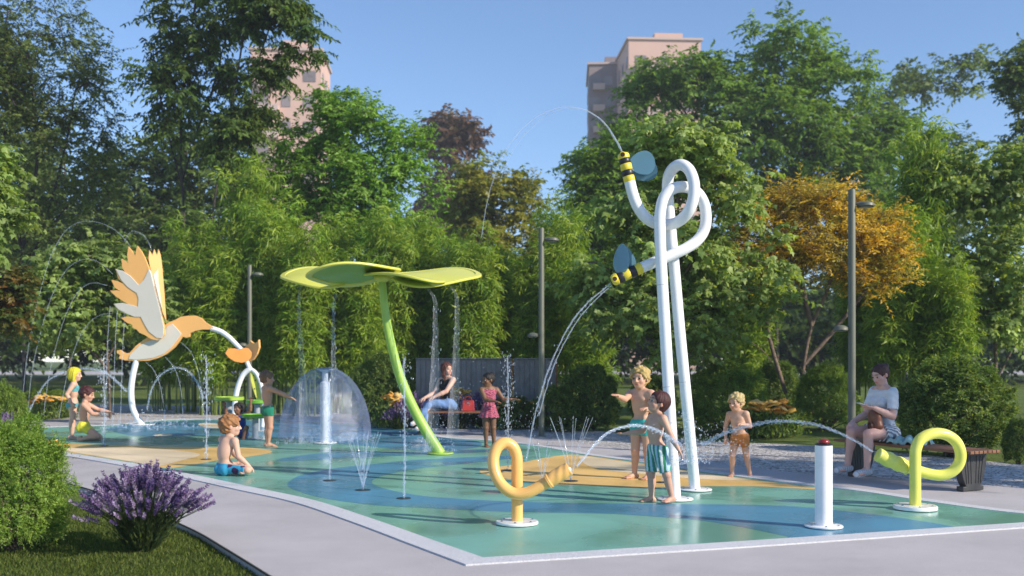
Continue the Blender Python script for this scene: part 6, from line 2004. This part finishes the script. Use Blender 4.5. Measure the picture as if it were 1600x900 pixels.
for lb, x in (('leftmost thread of water falling below the bird wing', 172), ('middle thread of water falling below the bird wing', 184), ('rightmost thread of water falling below the bird wing', 196)):
    stream(lb, W2([(x, 478, Db), (x - 4, 540, Db), (x - 8, 662, Db)]), .007, 14, .03, drop_r=.009, group='arcs of water round the hummingbird')
stream('bubbling arc of water behind the girl in the teal bikini', W2([(40, 655, 22), (56, 622, 22), (74, 596, 22), (98, 582, 22), (130, 576, 22), (160, 580, 22), (178, 592, 22), (198, 612, 22)]), .018, 160, .05, 'rope', drop_r=.012, group='arcs of water round the hummingbird')
stream('bubbling arc of water right of the bird pole', W2([(230, 640, 21.6), (236, 610, 21.6), (250, 587, 21.6), (270, 575, 21.6), (290, 578, 21.6), (306, 594, 21.6), (318, 622, 21.6)]), .018, 160, .05, 'rope', drop_r=.012, group='arcs of water round the hummingbird')

def gjet(x, yb, yt, label, n=420, w=.035, dr=.008):
    n = int(n * .55)
    b = G(x, yb); tpt = W(x, yt, b.y)
    return stream(label, [b, b * .5 + tpt * .5 + Vector((.01, 0, 0)), tpt], .010, n, w, nozzle_at=b, drop_r=dr, group='upright ground jets')
gjet(162, 697, 556, 'upright ground jet in front of the kneeling boy', 460, .05, .013)
gjet(322, 718, 558, 'upright ground jet left of the cross-legged boy', 460, .045, .012)
gjet(515, 751, 590, 'upright ground jet in front of the water dome', 300, .028, .008)
gjet(631, 779, 560, 'tall upright ground jet left of the flower stem foot', 420, .03, .008)
gjet(793, 735, 556, 'upright ground jet right of the girl in the floral swimsuit', 560, .04, .010)
gjet(1035, 754, 690, 'small ground jet beside the striped-shorts boy', 60, .02, .006)
def fan(x, yb, yt, spread, n, label):
    b = G(x, yb); jet_n[0] += 1
    rg = np.random.default_rng(jet_n[0] + 77)
    root = thing('water_fan', label, 'water jet', b, 0, 'fans of fine ground jets')
    H = (yb - yt) / FPX * b.y
    P, m = [], MB()
    for i in range(n):
        a = 2 * PI * i / n
        top = np.array((math.cos(a) * spread, math.sin(a) * spread, H))
        pts = [top * np.array((u, u, 1 - (1 - u) ** 2 if False else u ** .8)) for u in np.linspace(0, 1, 9)]
        m.tube([Vector(tuple(q)) for q in pts], [.0030 * (1 + .5 * rg.random()) for _ in pts], 5)
        for _ in range(12):
            u = rg.random(); q = top * np.array((u, u, u ** .8)) + rg.standard_normal(3) * .02 * (.3 + u); P.append(q)
    m.build('stream', M_thin, root, smooth=True)
    V, F = drops(np.array(P), .006 * (.4 + rg.random(len(P))))
    struct(mesh_obj('drops', np_mesh('drops', V, F, M_drop, smooth=True), root), 'stuff')
    MB().lathe((0, 0, .003), [(.085, 0), (.085, .004), (.03, .006)], 20).build('nozzle', M_drain, root)
fan(567, 766, 676, .20, 9, 'fan of fine ground jets in front of the water dome')
fan(567, 737, 680, .10, 6, 'small fan of fine ground jets behind the larger fan')
fan(892, 752, 652, .26, 9, 'fan of fine ground jets behind the orange horn nozzle')
fan(848, 757, 690, .12, 6, 'fan of fine ground jets behind the orange loop')

# curtains of water that fall from the petal tips
def curtain(pts, D, w0, w1, label, blue_top=True):
    jet_n[0] += 1
    rg = np.random.default_rng(jet_n[0] + 300)
    c = [W(x, y, D) for x, y in pts]; base = c[0]
    root = thing('water_curtain', label, 'falling water', base, 0, 'curtains of water below the flower petals')
    q, t, L = along([p - base for p in c], 60)
    vs, n = [], 8
    for i in range(60):
        u = i / 59; w = w0 + (w1 - w0) * u ** 1.3
        for k in range(n + 1):
            s = (k / n - .5)
            vs.append(tuple(q[i] + np.array((s * w, .3 * w * math.cos(PI * s) + .012 * math.sin(k * 2.3 + i * .5), 0)) + rg.standard_normal(3) * .003))
    fs = [(i * (n + 1) + k, i * (n + 1) + k + 1, (i + 1) * (n + 1) + k + 1, (i + 1) * (n + 1) + k) for i in range(59) for k in range(n)]
    MB().add(vs, fs).build('sheet', M_sheetw, root, smooth=True)
    i = rg.integers(5, 60, 60)
    P = q[i] + rg.standard_normal((60, 3)) * np.array((1, .5, .4)) * (w0 + (w1 - w0) * (i / 59))[:, None] * .35
    V, F = drops(P, .006 * (.4 + rg.random(60)), t[i], 3.0)
    struct(mesh_obj('drops', np_mesh('drops', V, F, M_drop, smooth=True), root), 'stuff')
curtain([(669, 452), (676, 462), (680, 478), (680, 540), (678, 620), (674, 706)], 15.0, .05, .22, 'curtain of water falling before the woman in jeans')
curtain([(704, 448), (711, 458), (714, 478), (713, 540), (710, 620), (707, 684)], 16.2, .05, .20, 'curtain of water falling left of the girl in the floral swimsuit')
curtain([(525, 458), (522, 470), (521, 500), (521, 560), (522, 620)], 14.9, .04, .10, 'curtain of water falling above the water dome')
curtain([(470, 446), (467, 458), (468, 500), (472, 580), (476, 694)], 15.8, .04, .18, 'curtain of water falling over the left part of the water dome')

# splashes where water lands: nobody could count the drops
def splash(label, c, rx, ry, h, n, dr, seed):
    rg = np.random.default_rng(seed)
    a = 2 * PI * rg.random(n); u = rg.random(n) ** .6
    z = h * rg.random(n) ** 2.2 * (1.1 - .7 * u)
    P = np.stack([np.cos(a) * u * rx, np.sin(a) * u * ry, z + .01], 1)
    V, F = drops(P, dr * (.3 + .7 * rg.random(n) ** 2), rg.standard_normal(P.shape) + np.array((0, 0, 1.0)), 1.8)
    o = mesh_obj('water_splash', np_mesh('water_splash', V, F, M_drop, smooth=True)); o.location = c
    o['kind'] = 'stuff'; tag(o, label, 'splash')
splash('splash of drops round the foot of the bird pole', G(236, 668), 1.0, .8, .42, 600, .016, 1)
splash('splash of drops round the rim of the water dome', G(508, 690), .86, .86, .22, 1000, .012, 2)
splash('spray of drops hitting the two white bee poles', W(1068, 724, 10.5), .30, .25, .55, 420, .010, 3)
splash('spray of drops behind the small blond boy', W(1120, 712, 12.2), .45, .35, .45, 360, .009, 4)
splash('fine spray of drops in front of the grey wall', W(765, 668, 17.5), .95, .6, 1.5, 260, .008, 5)
splash('drops splashing round the flower stem foot', G(672, 704), .45, .35, .6, 300, .010, 6)
# ================================================================ the air
hz, nt_, _p = newmat('haze')
nt_.nodes.remove(_p)
pv = nt_.nodes.new('ShaderNodeVolumePrincipled')
pv.inputs['Color'].default_value = (0.80, 0.87, 1.0, 1)
pv.inputs['Density'].default_value = 0.0008
pv.inputs['Anisotropy'].default_value = 0.0
nt_.links.new(pv.outputs[0], nt_.nodes['Material Output'].inputs['Volume'])
o = MB().box((0, 185, 26), (700, 570, 54.2)).build('haze', hz)
o['kind'] = 'stuff'
tag(o, 'faint blue air haze over the whole park', 'haze')
